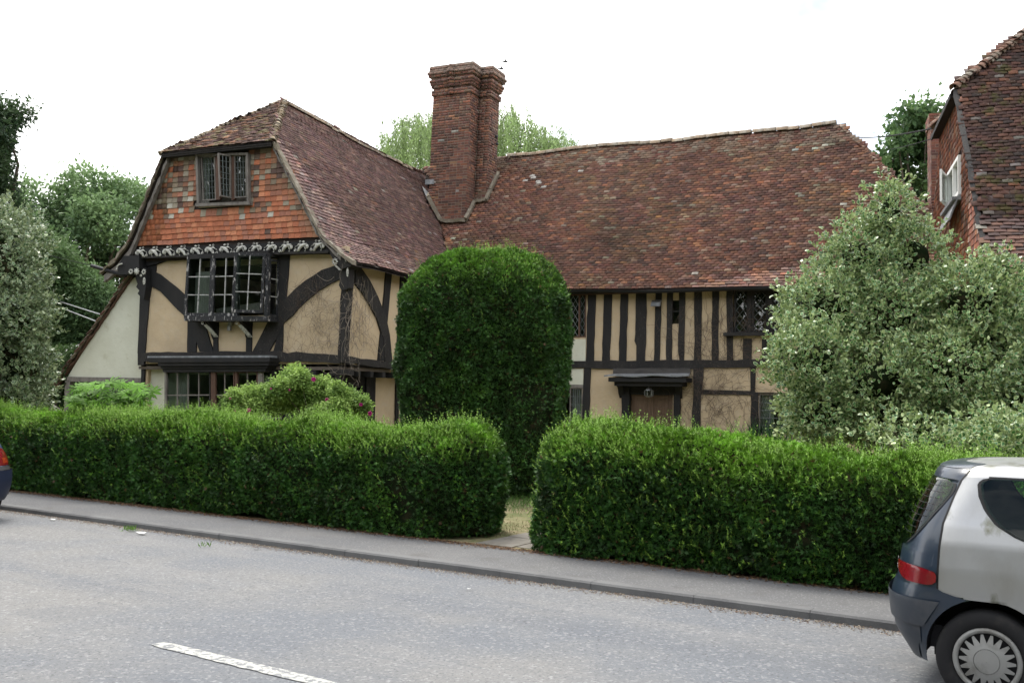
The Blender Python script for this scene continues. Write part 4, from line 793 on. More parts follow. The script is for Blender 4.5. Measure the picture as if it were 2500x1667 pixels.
# ---------------------------------------------------------------- lantern, dead creeper
lt = hF(c5, 848, 1060, NM - .35); o = HW(lt[0], NM - .35, lt[1] - .02)
lan = thing('hanging_lantern', 'dark glazed lantern hanging under the hood above the oak doors', 'lantern', o - Z3_ * .22)
b = MB(); b.lathe([(.001, .0), (.05, -.01), (.095, -.07), (.1, -.08)], o, Z3_, 6); b.lathe([(.1, -.2), (.06, -.24), (.001, -.25)], o, Z3_, 6)
for k in range(6): a = k * math.pi / 3; d = np.array([math.cos(a), math.sin(a), 0]) * .097; b.tube([o + d - Z3_ * .07, o + d - Z3_ * .21], .007, 4)
b.tube([o, o + Z3_ * .12], .008, 4); part('lantern_frame', 'metal', b, lan); b = MB(); b.lathe([(.088, -.08), (.088, -.2)], o, Z3_, 6); part('pane', 'glass', b, lan)
MT['stem'] = mat('dead_creeper_stem', (.1, .075, .06), .95); MT['stemlight'] = mat('bleached_creeper_stem', (.26, .22, .18), .95)
def creeper(name, label, m, starts, n, step, bias, spread, r, loc):
    b = MB()
    for i in range(n):
        u, z, pl = starts(i); pts = []; ang = bias + rng.normal(0, spread); k = rng.integers(6, 26)
        for j in range(k):
            if pl == 'f': pts.append(HW(u, NM - .045 + rng.normal(0, .004), z))
            elif pl == 'w': pts.append(HW(u, -.06 + rng.normal(0, .006), z))
            else: pts.append(HW(.07 + rng.normal(0, .006), u, z))
            ang += rng.normal(0, .35); u += math.cos(ang) * step; z += math.sin(ang) * step
        b.tube(pts, list(np.linspace(r, r * .35, k)), 3, False)
    o_ = b.build(name, MT[m]); o_['label'] = label; o_['category'] = 'climbing plant'; return o_
pu = hF(c5, 1275, 900, NM)[0]
o1 = creeper('creeper_stems', 'dead brown creeper stems clinging to the plaster right of the oak doors', 'stem', lambda i: (pu + abs(rng.normal(0, 1.0)) * (1 if rng.random() < .85 else -.45), rng.uniform(.6, 3.4), 'f'), 330, .05, math.pi / 2, .7, .0045, 0)
o2 = creeper('creeper_stems', 'bleached creeper stems over the corner post of the gabled wing', 'stemlight', lambda i: (rng.uniform(.05, .8), rng.uniform(2.6, 4.2), 's') if i % 3 else (rng.uniform(-.3, .02), rng.uniform(2.4, 4.2), 'w'), 90, .06, -math.pi / 2, .6, .005, 0)
o3 = creeper('creeper_stems', 'fine brown creeper traces on the cream panel right of the oriel', 'stem', lambda i: (rng.uniform(-1.5, -.25), rng.uniform(2.3, 3.9), 'w'), 170, .035, math.pi / 2, .8, .003, 0)

# ---------------------------------------------------------------- ground, road, pavement
MT['ground'] = mat('garden_ground', (.12, .125, .05), .95, [(1.5, (.23, .19, .11), .42, .6, .9), (9, (.07, .1, .03), .5, .65, .7), (40, (.28, .22, .14), .6, .7, .5)], (25, .8, .03))
MT['road'] = mat('worn_road_asphalt', (.13, .138, .15), .9, [(.32, (.18, .177, .17), .42, .6, .9), (1.1, (.11, .118, .132), .5, .66, .6, 5, 7), (1.4, (.22, .215, .205), .54, .72, .4, 6, 3), (7, (.1, .105, .115), .68, .72, .4, 3, 4), (34, (.33, .33, .33), .54, .68, .5, 3), (46, (.05, .05, .055), .54, .68, .6, 3), (.5, (.12, .126, .136), .6, .66, .4)], (150, .7, .008), aniso=None)
MT['pave'] = mat('pavement_asphalt', (.105, .106, .109), .92, [(.7, (.128, .127, .125), .42, .62, .8), (50, (.3, .3, .3), .56, .68, .5, 3), (60, (.06, .06, .06), .56, .68, .5, 3), (2.2, (.085, .08, .075), .56, .7, .6)], (160, .5, .005))
MT['kerb'] = mat('concrete_kerb', (.135, .135, .134), .9, [(1.5, (.09, .09, .092), .45, .65, .8), (60, (.2, .2, .19), .58, .68, .4)], (60, .5, .005))
MT['paint'] = mat('worn_road_paint', (.37, .37, .34), .85, [(26, (.14, .145, .155), .49, .56, .9, 8), (60, (.3, .3, .3), .55, .65, .6)], (80, .5, .004))
def strip(b, k0, k1, m0, m1, z, nk=1):
    b.add([KW(k0, m0, z), KW(k1, m0, z), KW(k1, m1, z), KW(k0, m1, z)], [(0, 1, 2, 3)])
WR = -6.15
def sobj(name, m, b, **k): o = b.build(name, MT[m], **k); o['kind'] = 'structure'; return o
b = MB()
for m0, m1, z0_, z1_ in ((-600, -9, .045, .045), (-9, WR - 1.4, .045, .045), (WR - 1.4, WR - 1.38, .045, -.06), (WR - 1.38, 1.08, -.06, -.06), (1.08, 1.10, -.06, .05), (1.10, 40, .05, .05), (40, 900, .05, .05)):
    b.add([KW(-800, m0, z0_), KW(800, m0, z0_), KW(800, m1, z1_), KW(-800, m1, z1_)], [(0, 1, 2, 3)])
sobj('ground', 'ground', b)
b = MB(); K_ = np.linspace(-60, 60, 241); V = []
for k in K_:
    for m_ in np.linspace(WR, 0, 13): V.append(KW(k, m_, .004 * math.sin(k * .7) + .02 * math.sin(math.pi * (m_ / WR)) - .0))
b.add(V, [(i * 13 + j, (i + 1) * 13 + j, (i + 1) * 13 + j + 1, i * 13 + j + 1) for i in range(240) for j in range(12)]); road = sobj('road', 'road', b, smooth=True)
for m0, m1, lab in ((.125, 1.10, 0), (WR - 1.4, WR - .125, 1)):
    b = MB(); b.box(KW(-60, m0, -.05), KK * 120, KM * (m1 - m0), Z3_ * (.114)); sobj('pavement', 'pave', b)
kerb = bpy.data.objects.new('kerb', None); COL.objects.link(kerb); kerb['kind'] = 'structure'; kerb.location = tuple(KW(0, 0, 0)); kerb2 = bpy.data.objects.new('kerb', None); COL.objects.link(kerb2); kerb2['kind'] = 'structure'; kerb2.location = tuple(KW(0, WR, 0))
ks = MB(); ks.add([(-.5, 0, -.12), (.5, 0, -.12), (.5, .12, -.12), (-.5, .12, -.12), (-.5, 0, .050), (.5, 0, .050), (.5, .014, .066), (-.5, .014, .066), (.5, .12, .066), (-.5, .12, .066)], [(0, 1, 5, 4), (4, 5, 6, 7), (7, 6, 8, 9), (2, 3, 9, 8), (0, 4, 7, 9, 3), (1, 2, 8, 6, 5), (0, 3, 2, 1)]); ksm = ks.mesh('kerb_stone', MT['kerb'])
for kp, mo_, sg in ((kerb, 0, 1), (kerb2, WR, -1)):
    for k in np.arange(-30, 30, .92) if sg > 0 else np.arange(-12, 12, .92):
        M = np.eye(4); M[:3, 0] = (KK + Z3_ * rng.normal(0, .002)) * .916; M[:3, 1] = KM * sg; M[:3, 3] = KW(k, mo_ + rng.normal(0, .002), .002 + rng.normal(0, .0015)); link('kerb_stone', ksm, kp, M)
def gk(X, Y): p = hit(X, Y, np.zeros(3), Z3_) - KO; return float(p @ KK), float(p @ KM)
a = gk(379, 1577); bb2 = gk(742, 1667)
DM = (bb2[1] - a[1]) / (bb2[0] - a[0])
def dash(k0, k1, m0):
    n = 60; v = []
    for i in range(n + 1):
        k = k0 + (k1 - k0) * i / n; w = .056 * min(1, (i + 2) / 3); w2 = w * (1 + rng.normal(0, .06)); zz = .004 * math.sin(k * .7) + .02 * math.sin(math.pi * (m0 / WR)) + .005
        md = m0 + DM * (k - a[0]); v += [KW(k, md - w2, zz), KW(k + .03, md + w * (1 + rng.normal(0, .06)), zz)]
    b = MB(); b.add(v, [(2 * i, 2 * i + 2, 2 * i + 3, 2 * i + 1) for i in range(n)]); sobj('road_marking', 'paint', b)
dash(a[0], a[0] + 4, a[1]); dash(a[0] - 6, a[0] - 2, a[1]); dash(a[0] - 12, a[0] - 8, a[1]); dash(a[0] + 6, a[0] + 10, a[1])
# garden path of stone slabs through the gap
path = bpy.data.objects.new('path', None); COL.objects.link(path); path['kind'] = 'structure'; gp0 = hit(1265, 1330, np.array([0, 0, .06]), Z3_); path.location = tuple(map(float, gp0))
for i in range(7):
    for j in range(2):
        x = -.42 + j * .46 + rng.normal(0, .012); y = -.12 + i * .62 + rng.normal(0, .02); w, d = .43, .58; q = []
        for sx, sy in ((0, 0), (1, 0), (1, 1), (0, 1)): q.append(gp0 + KK * (x + w * sx + rng.normal(0, .012)) + KM * (y + d * sy + rng.normal(0, .012)) + HN * 0 - Z3_ * (gp0[2] - .058 - rng.normal(0, .003)))
        b = MB(); b.prism(q, -Z3_ * .05)
        if i > 1: b.v = [tuple(np.array(p) - Z3_ * .006) for p in b.v]
        part('slab', 'stone', b, path)

# ---------------------------------------------------------------- foliage tools
def leafmat(name, rough=.5, trans=.25, spec=.35): return mat(name, (1, 1, 1), rough, [], attr=True, trans=trans, spec=spec)
MT['yew'] = leafmat('yew_needles', .55, .12, .3); MT['leaf'] = leafmat('broad_leaf', .55, .38, .18); MT['holly'] = leafmat('glossy_holly_leaf', .3, .14, .5); MT['core'] = mat('dark_twig_core', (.012, .02, .008), 1, [(9, (.05, .036, .022), .5, .66, .8)], spec=.05); MT['bark'] = mat('bark', (.09, .075, .055), .95, [(7, (.05, .04, .03), .45, .65, .8)], (14, .9, .03)); MT['petal'] = mat('magenta_petal', (.45, .02, .2), .6, trans=.2)
def unit(a): return a / (np.linalg.norm(a, axis=-1, keepdims=True) + 1e-9)
def diamonds(P, D, Nn, L_, Wd, fold=.15, wide=.45):
    """leaves as folded diamonds: base P, direction D, facing Nn"""
    D = unit(D); S = unit(np.cross(D, Nn)); U = np.cross(S, D); L_ = np.broadcast_to(L_, (len(P),))[:, None]; Wd = np.broadcast_to(Wd, (len(P),))[:, None]
    m = P + D * L_ * wide
    V = np.stack([P, m + S * Wd / 2 + U * Wd * fold, P + D * L_, m - S * Wd / 2 + U * Wd * fold], 1).reshape(-1, 3)
    i = np.arange(len(P))[:, None] * 4; F = np.concatenate([np.stack([i[:, 0], i[:, 0] + 1, i[:, 0] + 2], 1), np.stack([i[:, 0], i[:, 0] + 2, i[:, 0] + 3], 1)]); return V, F
def leafobj(name, V, F, C, m, parent, **k):
    o_ = link(name, npmesh(name, V, F, MT[m], C), parent); o_['kind'] = 'stuff'
    return o_
def shell(cs, L0, top, inset, nt=160, nz=26, lump=.05, bx=.5, by=.5, rc=.45, rr=.35, feet=.05, tilt=None):
    """closed lumpy body: rounded-rectangle plan (half sizes bx, by, corner rc) swept up and drawn in over the top; returns grid P and N"""
    per = []; 
    for q in range(4):
        sx, sy = [(1, 1), (-1, 1), (-1, -1), (1, -1)][q]
        for t in np.linspace(0, math.pi / 2, nt // 8, endpoint=False):
            a = t + q * math.pi / 2; per.append((sx * (bx - rc) + rc * math.cos(a), sy * (by - rc) + rc * math.sin(a)))
    per = np.array(per); d = np.roll(per, -1, 0) - per; s = np.r_[0, np.cumsum(np.hypot(*d.T))]; full = np.vstack([per, per[:1]]); t = np.linspace(0, s[-1], nt, endpoint=False)
    x = np.interp(t, s, full[:, 0]); y = np.interp(t, s, full[:, 1]); return x, y
def body(org, ex, ey, bx, by, rc, h, rr, lump, seed, topfun=None, nt=220, nz=34, waist=0.06, dome=1.0):
    x, y = shell(None, 0, 0, 0, nt, bx=bx, by=by, rc=rc); v = np.linspace(0, 1, nz); P = np.zeros((nz + 8, nt, 3)); 
    for j in range(nz + 8):
        if j < nz:
            f = j / (nz - 1); ang = f
            z = f * (h - rr) if f < .6 else None
            if f < .6: z = f / .6 * (h - rr); ins = waist * (1 - f / .6) ** 2 * .8 + .0
            else: a = (f - .6) / .4 * math.pi / 2; z = h - rr + rr * math.sin(a); ins = rr * dome * (1 - math.cos(a))
        else:
            z = h + .0; ins = rr * dome + (by - rr * dome) * min(1, (j - nz + 1) / 8)
        kx = (bx - ins) / bx; ky = max(0., by - ins) / by
        P[j, :, 0] = x * kx; P[j, :, 1] = y * ky; P[j, :, 2] = z
    W = org + ex * P[..., :1] + ey * P[..., 1:2] + Z3_ * P[..., 2:3]
    if topfun is not None: W[..., 2] = org[2] + (W[..., 2] - org[2]) * topfun(P[..., 0])
    N = np.cross(np.roll(W, -1, 1) - np.roll(W, 1, 1), np.gradient(W, axis=0)); N = unit(N); N[nz:] = Z3_
    nn = noise3(W.reshape(-1, 3), 1.6, seed).reshape(W.shape[:2]) * .7 + noise3(W.reshape(-1, 3), 6.5, seed + 1).reshape(W.shape[:2]) * .4
    W = W + N * (nn * lump)[..., None]; return W, N
def body_core(name, W, N, m, parent, inset):
    V = (W - N * inset); nz, nt = W.shape[:2]; idx = np.arange(nz * nt).reshape(nz, nt); F = np.stack([idx[:-1], np.roll(idx, -1, 1)[:-1], np.roll(idx, -1, 1)[1:], idx[1:]], -1).reshape(-1, 4)
    o_ = link(name, npmesh(name, V.reshape(-1, 3), F, MT[m], smooth=True), parent); o_['kind'] = 'stuff'; return o_
def body_sample(W, N, n):
    nz, nt = W.shape[:2]; A = W[:-1]; B = np.roll(W, -1, 1)[:-1]; Cc = W[1:]; area = np.linalg.norm(np.cross(B - A, Cc - A), axis=-1).ravel(); i = rng.choice(len(area), n, p=area / area.sum()); j, k = i // nt, i % nt; a, c = rng.random((n, 1)), rng.random((n, 1))
    p = W[j, k] * (1 - a) * (1 - c) + W[j, (k + 1) % nt] * a * (1 - c) + W[j + 1, k] * (1 - a) * c + W[j + 1, (k + 1) % nt] * a * c; return p, N[j, k]
def yew_skin(W, N, n, parent, name, L0=.05, seed=0, base=(.026, .08, .014), young_lit=(.155, .32, .026), shoots=0, yf=None, Lw=.22, side=.015):
    P, Nn = body_sample(W, N, n); kq = ~((noise3(P, 2.8, seed + 6) > .62) & (Nn[:, 2] < .3) & (P[:, 2] < P[:, 2].max() * .55) & (rng.random(n) < .75)); P, Nn = P[kq], Nn[kq]; up = np.clip(Nn[:, 2], -.2, 1)
    # clumps: sprays gather into little tufts that stand proud of their neighbours
    cl = noise3(P, 13, seed) * .6 + noise3(P, 27, seed + 2) * .4; P = P + Nn * (cl * .045 + rng.normal(0, .012, len(P)) - .015)[:, None]
    D = unit(Nn * .9 + rng.normal(0, .55, P.shape) + Z3_ * .15); D[:, 2] -= .12 * (up < .3)
    g = (.5 + .5 * noise3(P, 2.0, seed + 2)) * .5 + (.5 + .5 * noise3(P, 8, seed + 3)) * .5; y = np.clip(up * 1.05 - .05 + (g - .5) * .8, 0, 1) ** 1.0  # up-facing sprays lighter: new growth, plus light from above put into the colour
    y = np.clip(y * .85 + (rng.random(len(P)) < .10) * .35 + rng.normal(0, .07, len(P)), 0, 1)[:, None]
    C = np.array(base) * (1 - y) + np.array(young_lit) * y; C = C * rng.uniform(.55, 1.4, (len(P), 1)) * (1 + .35 * noise3(P, 5, seed + 1))[:, None].clip(.4, 2)
    br = rng.random(len(P)) < .012; C[br] = (.12, .07, .03)
    Ll = L0 * rng.uniform(.6, 1.35, len(P)); F3 = unit(np.cross(D, rng.normal(size=D.shape)) + Nn * .5)
    VV, FF, CCc = [], [], []; o_ = 0
    S = unit(np.cross(D, F3))
    for ang, lf in ((0, 1.0), (.6, .75), (-.6, .75)):
        V, F = diamonds(P + D * (Ll * (0 if ang == 0 else .15))[:, None], D * math.cos(ang) + S * math.sin(ang), F3, Ll * lf, Ll * Lw); VV.append(V); FF.append(F + o_); o_ += len(V); CCc.append(np.repeat(C * (1.0 if ang == 0 else .92), 4, 0))
    leafobj(name, np.concatenate(VV), np.concatenate(FF), np.concatenate(CCc), 'yew', parent)
    if shoots:     # this year's upright shoots
        P, Nn = body_sample(W, N, shoots * 6); k = rng.random(len(P)) < np.clip(Nn[:, 2] * .9 + .03, side, 1) * np.clip(.55 + .6 * noise3(P, 1.7, seed + 4), .1, 1); P, Nn = P[k][:shoots], Nn[k][:shoots]
        D = unit(Nn * .5 + Z3_ * .9 + rng.normal(0, .3, P.shape)); H = rng.gamma(3, .030, len(P)).clip(.02, .2)
        VV, FF, CCc = [], [], []; o_ = 0
        for s in np.linspace(0, 1, 7):
            for sg in (1, -1):
                Sd = unit(np.cross(D, rng.normal(size=D.shape))); V, F = diamonds(P + D * (H * s)[:, None], D * .8 + Sd * sg * .7, D + Sd * .1, .024 + .008 * (1 - s), .007); VV.append(V); FF.append(F + o_); o_ += len(V)
                CCc.append(np.repeat(np.array([.17, .30, .04]) * (.75 + .45 * s) * rng.uniform(.75, 1.25, (len(P), 1)), 4, 0))
        leafobj('new_shoots', np.concatenate(VV), np.concatenate(FF), np.concatenate(CCc), 'yew', parent)
def stems(pts_list, name, m, parent, n=5):
    b = MB()
    for pts, r in pts_list: b.tube(pts, r, n)
    return part(name, m, b, parent)

# ---------------------------------------------------------------- the two yew hedges and the clipped yew
def hedge(label, k0, k1, mc, by, h, seed, tf, n, shoots, rc=.5, **kw):
    t_ = thing('yew_hedge', label, 'hedge', KW((k0 + k1) / 2, mc, .075), 'yew hedges along the pavement'); W, N = body(KW((k0 + k1) / 2, mc, .06), KK, KM, (k1 - k0) / 2, by, rc, h, .42, .08, seed, tf, nt=400)
    W[..., 2] = np.maximum(W[..., 2], .06 + .05 * np.abs(noise3(W.reshape(-1, 3), 3).reshape(W.shape[:2])))
    body_core('dark_twig_core', W, N, 'core', t_, .07); yew_skin(W, N, n, t_, 'foliage', .048, seed, shoots=shoots, **kw)
    return t_
cN = 0
hl0, hl1 = -22.0, .30
kg0 = float((hit(1240, 1250, KO + KM * 1.6, KM) - KO) @ KK); kg1 = float((hit(1300, 1250, KO + KM * 1.6, KM) - KO) @ KK)
hA = hedge('long clipped yew hedge left of the garden gap, in front of the gabled wing', -13.5, kg0 - .23, 1.70, .60, 1.17, 1, lambda x: 1 + .012 * np.sin(x * 1.1) - .008 * x * 0, 150000, 7500, rc=.57)
hA2 = hedge('yew hedge continuing left behind the blue car', -22, -13.6, 1.70, .60, 1.17, 5, lambda x: 1 + .012 * np.sin(x * 1.1), 9000, 300)
hB = hedge('clipped yew hedge with yellow shoots right of the garden gap, beside the silver car', kg1 + .24, 6.4, 1.60, .62, 1.12, 3, lambda x: np.clip(.93 - .06 * x, .7, 2), 105000, 5200, side=.10)
tp = hit(1180, 1222, np.array([0, 0, .08]), Z3_); tc_ = np.array([-.46, 16.0, .08])
tY = thing('clipped_yew', 'tall round-topped clipped yew between the hedges and the house', 'clipped tree', tc_)
W, N = body(tc_, HU, HN, 1.37, 1.05, .85, 3.82, 1.02, .085, 9, None, nt=260, waist=.16, dome=.95); W[..., 2] = np.maximum(W[..., 2], .1)
zf = np.clip((W[..., 2] - .1) / 3.8, 0, 1)[..., None]; W[..., :2] = tc_[:2] + (W[..., :2] - tc_[:2]) * (1.0 - .10 * np.clip(zf - .55, 0, 1) * 2 - .05 * (1 - zf))
body_core('dark_twig_core', W, N, 'core', tY, .09); yew_skin(W, N, 95000, tY, 'foliage', .054, 9, base=(.034, .09, .02), young_lit=(.13, .28, .03), shoots=1300)

# ---------------------------------------------------------------- shrubs and trees
def blobs_surface(blobs, n, fill=.35, squash=1.0):
    """points spread through the outer shell of many overlapping ellipsoids, hidden ones dropped"""
    B = np.array(blobs, float); w = (B[:, 3] * B[:, 5] + B[:, 3] * B[:, 4] + B[:, 4] * B[:, 5]); i = rng.choice(len(B), n, p=w / w.sum()); d = unit(rng.normal(size=(n, 3))); r = 1 - np.abs(rng.normal(0, fill, n)).clip(0, .9)
    c = B[i, :3]; R = B[i, 3:6]; lump = 1 + .10 * noise3(c + d * R, 5.0 / max(.4, R.mean()) * .6, 1); P = c + d * R * (r * lump)[:, None]; keep = np.ones(n, bool)
    for k in range(len(B)):
        q = (((P - B[k, :3]) / B[k, 3:6]) ** 2).sum(1); keep &= ~((q < .42) & (i != k))
    return P[keep], unit(d / R)[keep], i[keep]
def leafy(name, blobs, n, L_, Wd, colfn, m, parent, fill=.22, droop=.2, out=.6, clump=None):
    P, N_, bi = blobs_surface(blobs, n, fill)
    if clump:    # leaves gathered in sprays
        k = clump; P = np.repeat(P, k, 0) + rng.normal(0, L_ * .9, (len(P) * k, 3)); N_ = np.repeat(N_, k, 0)
    D = unit(N_ * out + rng.normal(0, .6, P.shape) - Z3_ * droop); Fc = unit(N_ * .5 + Z3_ * .7 + rng.normal(0, .45, P.shape)); l = L_ * rng.uniform(.7, 1.25, len(P)); V, F = diamonds(P, D, Fc, l, Wd / L_ * l); C = colfn(P, N_); return leafobj(name, V, F, np.repeat(C, 4, 0), m, parent)
def greens(a, c, yl=None, sc=3):
    a, c = np.array(a), np.array(c)
    def f(P, N_):
        t = np.clip(.5 + .35 * noise3(P, sc, 2) + .35 * N_[:, 2] + rng.normal(0, .15, len(P)), 0, 1)[:, None]; C = a * (1 - t) + c * t; return C * rng.uniform(.8, 1.25, (len(P), 1))
    return f
def variegated(name, blobs, n, size, parent, cream=(.48, .57, .28), green=(.045, .13, .042), fill=.2, sprays=2600):
    """holly-like leaves: a cream margin with a smaller green blade lying on it"""
    P, N_, bi = blobs_surface(blobs, n, fill); kq = noise3(P, 4.2, 3) + rng.normal(0, .25, len(P)) > -.5; P, N_ = P[kq], N_[kq]; S0, SN, _ = blobs_surface(blobs, sprays, .06)    # sprays poke out of the crown
    k = 9; t = np.tile(np.linspace(.2, 1, k), len(S0))[:, None]; ax = unit(SN * .8 + Z3_ * .35 + rng.normal(0, .3, SN.shape)); SP = np.repeat(S0, k, 0) + np.repeat(ax, k, 0) * t * size * 3.2 + rng.normal(0, size * .25, (len(S0) * k, 3))
    P = np.r_[P, SP]; N_ = np.r_[N_, np.repeat(SN, k, 0)]
    D = unit(N_ * .7 + Z3_ * .25 + rng.normal(0, .65, P.shape)); Fc = unit(N_ * .7 + Z3_ * .5 + rng.normal(0, .5, P.shape)); L_ = size * rng.uniform(.65, 1.25, len(P)); S = unit(np.cross(D, Fc)); U = np.cross(S, D)
    def hexa(s, lift):
        l = (L_ * s)[:, None]; o_ = P + D * (L_ * (1 - s) * .5)[:, None] + U * lift; w = l * .29
        return np.stack([o_, o_ + D * l * .3 + S * w + U * l * .06, o_ + D * l * .72 + S * w * .85 + U * l * .05, o_ + D * l, o_ + D * l * .72 - S * w * .85 + U * l * .05, o_ + D * l * .3 - S * w + U * l * .06], 1).reshape(-1, 3)
    i = (np.arange(len(P)) * 6)[:, None]; F = np.concatenate([i + np.array(f)[None] for f in ((0, 1, 5), (1, 2, 5), (2, 4, 5), (2, 3, 4))]); V1, V2 = hexa(1, 0), hexa(.76, .0028)
    g = rng.uniform(.65, 1.35, (len(P), 1)); C1 = np.array(cream) * g; C2 = np.array(green) * rng.uniform(.6, 1.5, (len(P), 1)) + np.array([.02, .03, 0]) * rng.random((len(P), 1)); pl = rng.random(len(P)) < .06; C2[pl] = np.array(cream) * .9
    V3 = hexa(1, -.0015)
    leafobj(name, np.r_[V1, V2], np.r_[F, F + len(V1)], np.r_[np.repeat(C1, 6, 0), np.repeat(C2, 6, 0)], 'holly', parent)
def at(px, py, Y): d = ray(px, py); return CAM + d * (Y / d[1])
def pb(lst, Y, dy=.8, yj=.5):      # ellipsoids measured on the photograph, set at real depth Y with real thickness
    o_ = []
    for x, y, r, *e in lst:
        ry = e[0] if e else r; c = at(x, y, Y); s = Y / FPX; o_.append((c[0], c[1] + (rng.uniform(-yj, yj)), c[2], r * s, max(r, ry) * s * dy, ry * s))
    return o_
# variegated holly on the right
hb = pb([(2205, 505, 52, 85), (2135, 620, 100, 95), (2255, 620, 85, 85), (2040, 745, 112, 90), (2185, 770, 150, 110), (2345, 745, 112, 92), (2420, 675, 50, 45), (1970, 878, 104, 84), (2110, 930, 140, 90), (2290, 900, 150, 100), (2440, 830, 130, 110), (1985, 1008, 92, 68), (2050, 1010, 120, 80), (2180, 1030, 140, 75), (2340, 1000, 140, 100), (2470, 990, 120, 110), (2600, 900, 200, 200), (2420, 1085, 150, 60), (2330, 1080, 110, 45)], 11.4, .95, .45)
hb += pb([(2190, 1055, 70, 26), (2290, 1080, 80, 30), (2400, 1070, 90, 42), (2490, 1060, 90, 50), (2580, 1060, 90, 60)], 9.6, .6, .15) + pb([(2350, 1095, 60, 24), (2430, 1080, 80, 40), (2510, 1075, 80, 45)], 8.75, .5, .06)
hR = thing('variegated_holly', 'large pyramidal variegated holly with cream-edged leaves above the right hedge', 'holly tree', (4.5, 11.5, .08))
variegated('foliage', hb, 88000, .053, hR, sprays=4200, fill=.14)
bc = MB()
for x, y, z, a1_, b1_, c1_ in hb[:-8]: bc.ball((x, y, z), (a1_ * .5, b1_ * .5, c1_ * .5), 12, 8)
q_ = part('dark_twig_core', 'core', bc, hR, True, kind='stuff')  # solid near-black filling for the shaded hollows of the crown
def limbs(root, tips, r0_, name='trunk', m='bark', parent=None, bend=.25):
    pl = []; 
    for t in tips:
        root_, t = np.array(root, float), np.array(t, float); mid = root_ + (t - root_) * .5 + rng.normal(0, bend, 3) * np.array([1, 1, .3]); pts = [root_, root_ + (mid - root_) * .5 + Z3_ * .1, mid, (mid + t) / 2 + rng.normal(0, bend * .4, 3), t]; pl.append((pts, [r0_, r0_ * .8, r0_ * .55, r0_ * .35, r0_ * .12]))
    return stems(pl, name, m, parent)
limbs((4.5, 11.5, .05), [b_[:3] for b_ in hb], .07, parent=hR, bend=.15)
# glossy pale holly at the left edge
hb = pb([(-30, 600, 120, 110), (25, 660, 75, 80), (-60, 760, 170, 110), (45, 780, 62, 65), (10, 900, 95, 90), (-100, 930, 170, 100), (-20, 980, 110, 50), (-25, 820, 95, 80), (0, 870, 80, 60)], 17.5, .95, .5)
hL = thing('holly_tree', 'pale glossy holly at the left edge, above the hedge', 'holly tree', (at(-20, 980, 17.5)[0], 17.5, .08))
bc = MB()
for x, y, z, a1_, b1_, c1_ in hb: bc.ball((x, y, z), (a1_ * .55, b1_ * .55, c1_ * .55), 12, 8)
part('dark_twig_core', 'core', bc, hL, True, kind='stuff')  # dark balls added as the shade inside the crown
variegated('foliage', hb, 32000, .075, hL, cream=(.36, .43, .25), green=(.045, .095, .04), sprays=1500); limbs((at(-20, 980, 17.5)[0], 17.5, .05), [b_[:3] for b_ in hb], .08, parent=hL, bend=.15)
# dark evergreen bushes between the holly and the lean-to
bs = thing('evergreen_bush', 'dark low evergreen bush left of the lean-to', 'bush', (at(160, 960, 25)[0], 25, .08)); hb = pb([(140, 900, 50, 60), (175, 950, 50, 50), (120, 960, 70, 60), (190, 900, 22, 60), (60, 970, 60, 50)], 25.5, 1, .3)
leafy('foliage', hb, 14000, .11, .05, greens((.02, .04, .014), (.055, .1, .03)), 'leaf', bs, .3)
limbs((at(150, 960, 25)[0], 25.2, .05), [b_[:3] for b_ in hb], .05, parent=bs)
# distant trees
def tree(name, label, blobs, n, L_, Wd, cf_, trunk, r, m='leaf', fill=.28, clump=None, group=None, tips=None, droop=.15):
    t_ = thing(name, label, 'tree', trunk, group); leafy('crown', blobs, n, L_, Wd, cf_, m, t_, fill, clump=clump, droop=droop)
    base = np.array(trunk, float); bz = np.array(blobs); cen = bz[:, :3].mean(0); fork = np.array([base[0] * .6 + cen[0] * .4, base[1], base[2] + (cen[2] - base[2]) * .45])
    stems([([base, (base + fork) / 2 + rng.normal(0, .1, 3), fork], [r, r * .8, r * .7])], 'trunk', 'bark', t_, 8); limbs(fork, [b_[:3] for b_ in blobs][:14], r * .45, 'limb', parent=t_, bend=.4); return t_
T1 = pb([(230, 470, 75, 55), (310, 490, 50, 45), (275, 455, 45, 35), (335, 500, 28, 30), (160, 500, 80, 70), (90, 520, 80, 70), (290, 560, 70, 60), (200, 580, 90, 80), (110, 620, 90, 80), (20, 560, 90, 80), (260, 660, 90, 70), (170, 700, 90, 80), (60, 720, 90, 80), (230, 770, 80, 70), (140, 800, 90, 70), (320, 620, 40, 60)], 46, .9, 2.5)
tree('broadleaf_tree', 'big broadleaf tree behind the lean-to with sky showing through', T1, 15000, .21, .13, greens((.06, .11, .05), (.2, .3, .13), sc=1.1), (at(180, 900, 46)[0], 46, 0), .35, fill=.2, clump=3)
T2 = pb([(-30, 330, 60, 80), (12, 290, 26, 30), (40, 345, 18, 12), (0, 400, 30, 40), (-40, 450, 90, 80), (25, 255, 24, 12), (-25, 520, 50, 60)], 30, .9, 1.)
tree('yew_tree', 'dark ragged yew high at the left edge of the sky', T2, 6000, .2, .07, greens((.02, .04, .02), (.06, .1, .04)), (at(-60, 900, 30)[0], 30, 0), .3, fill=.3, clump=3)
T3 = pb([(60, 640, 110, 90), (150, 720, 90, 90), (20, 560, 70, 70), (190, 830, 60, 60), (110, 850, 100, 80), (220, 740, 50, 60)], 36, .9, 1.2)
tree('dark_conifer', 'dark feathery evergreen behind the left holly', T3, 14000, .2, .07, greens((.04, .08, .035), (.13, .21, .08), sc=1.5), (at(110, 950, 36)[0], 36, 0), .3, fill=.3, clump=3)
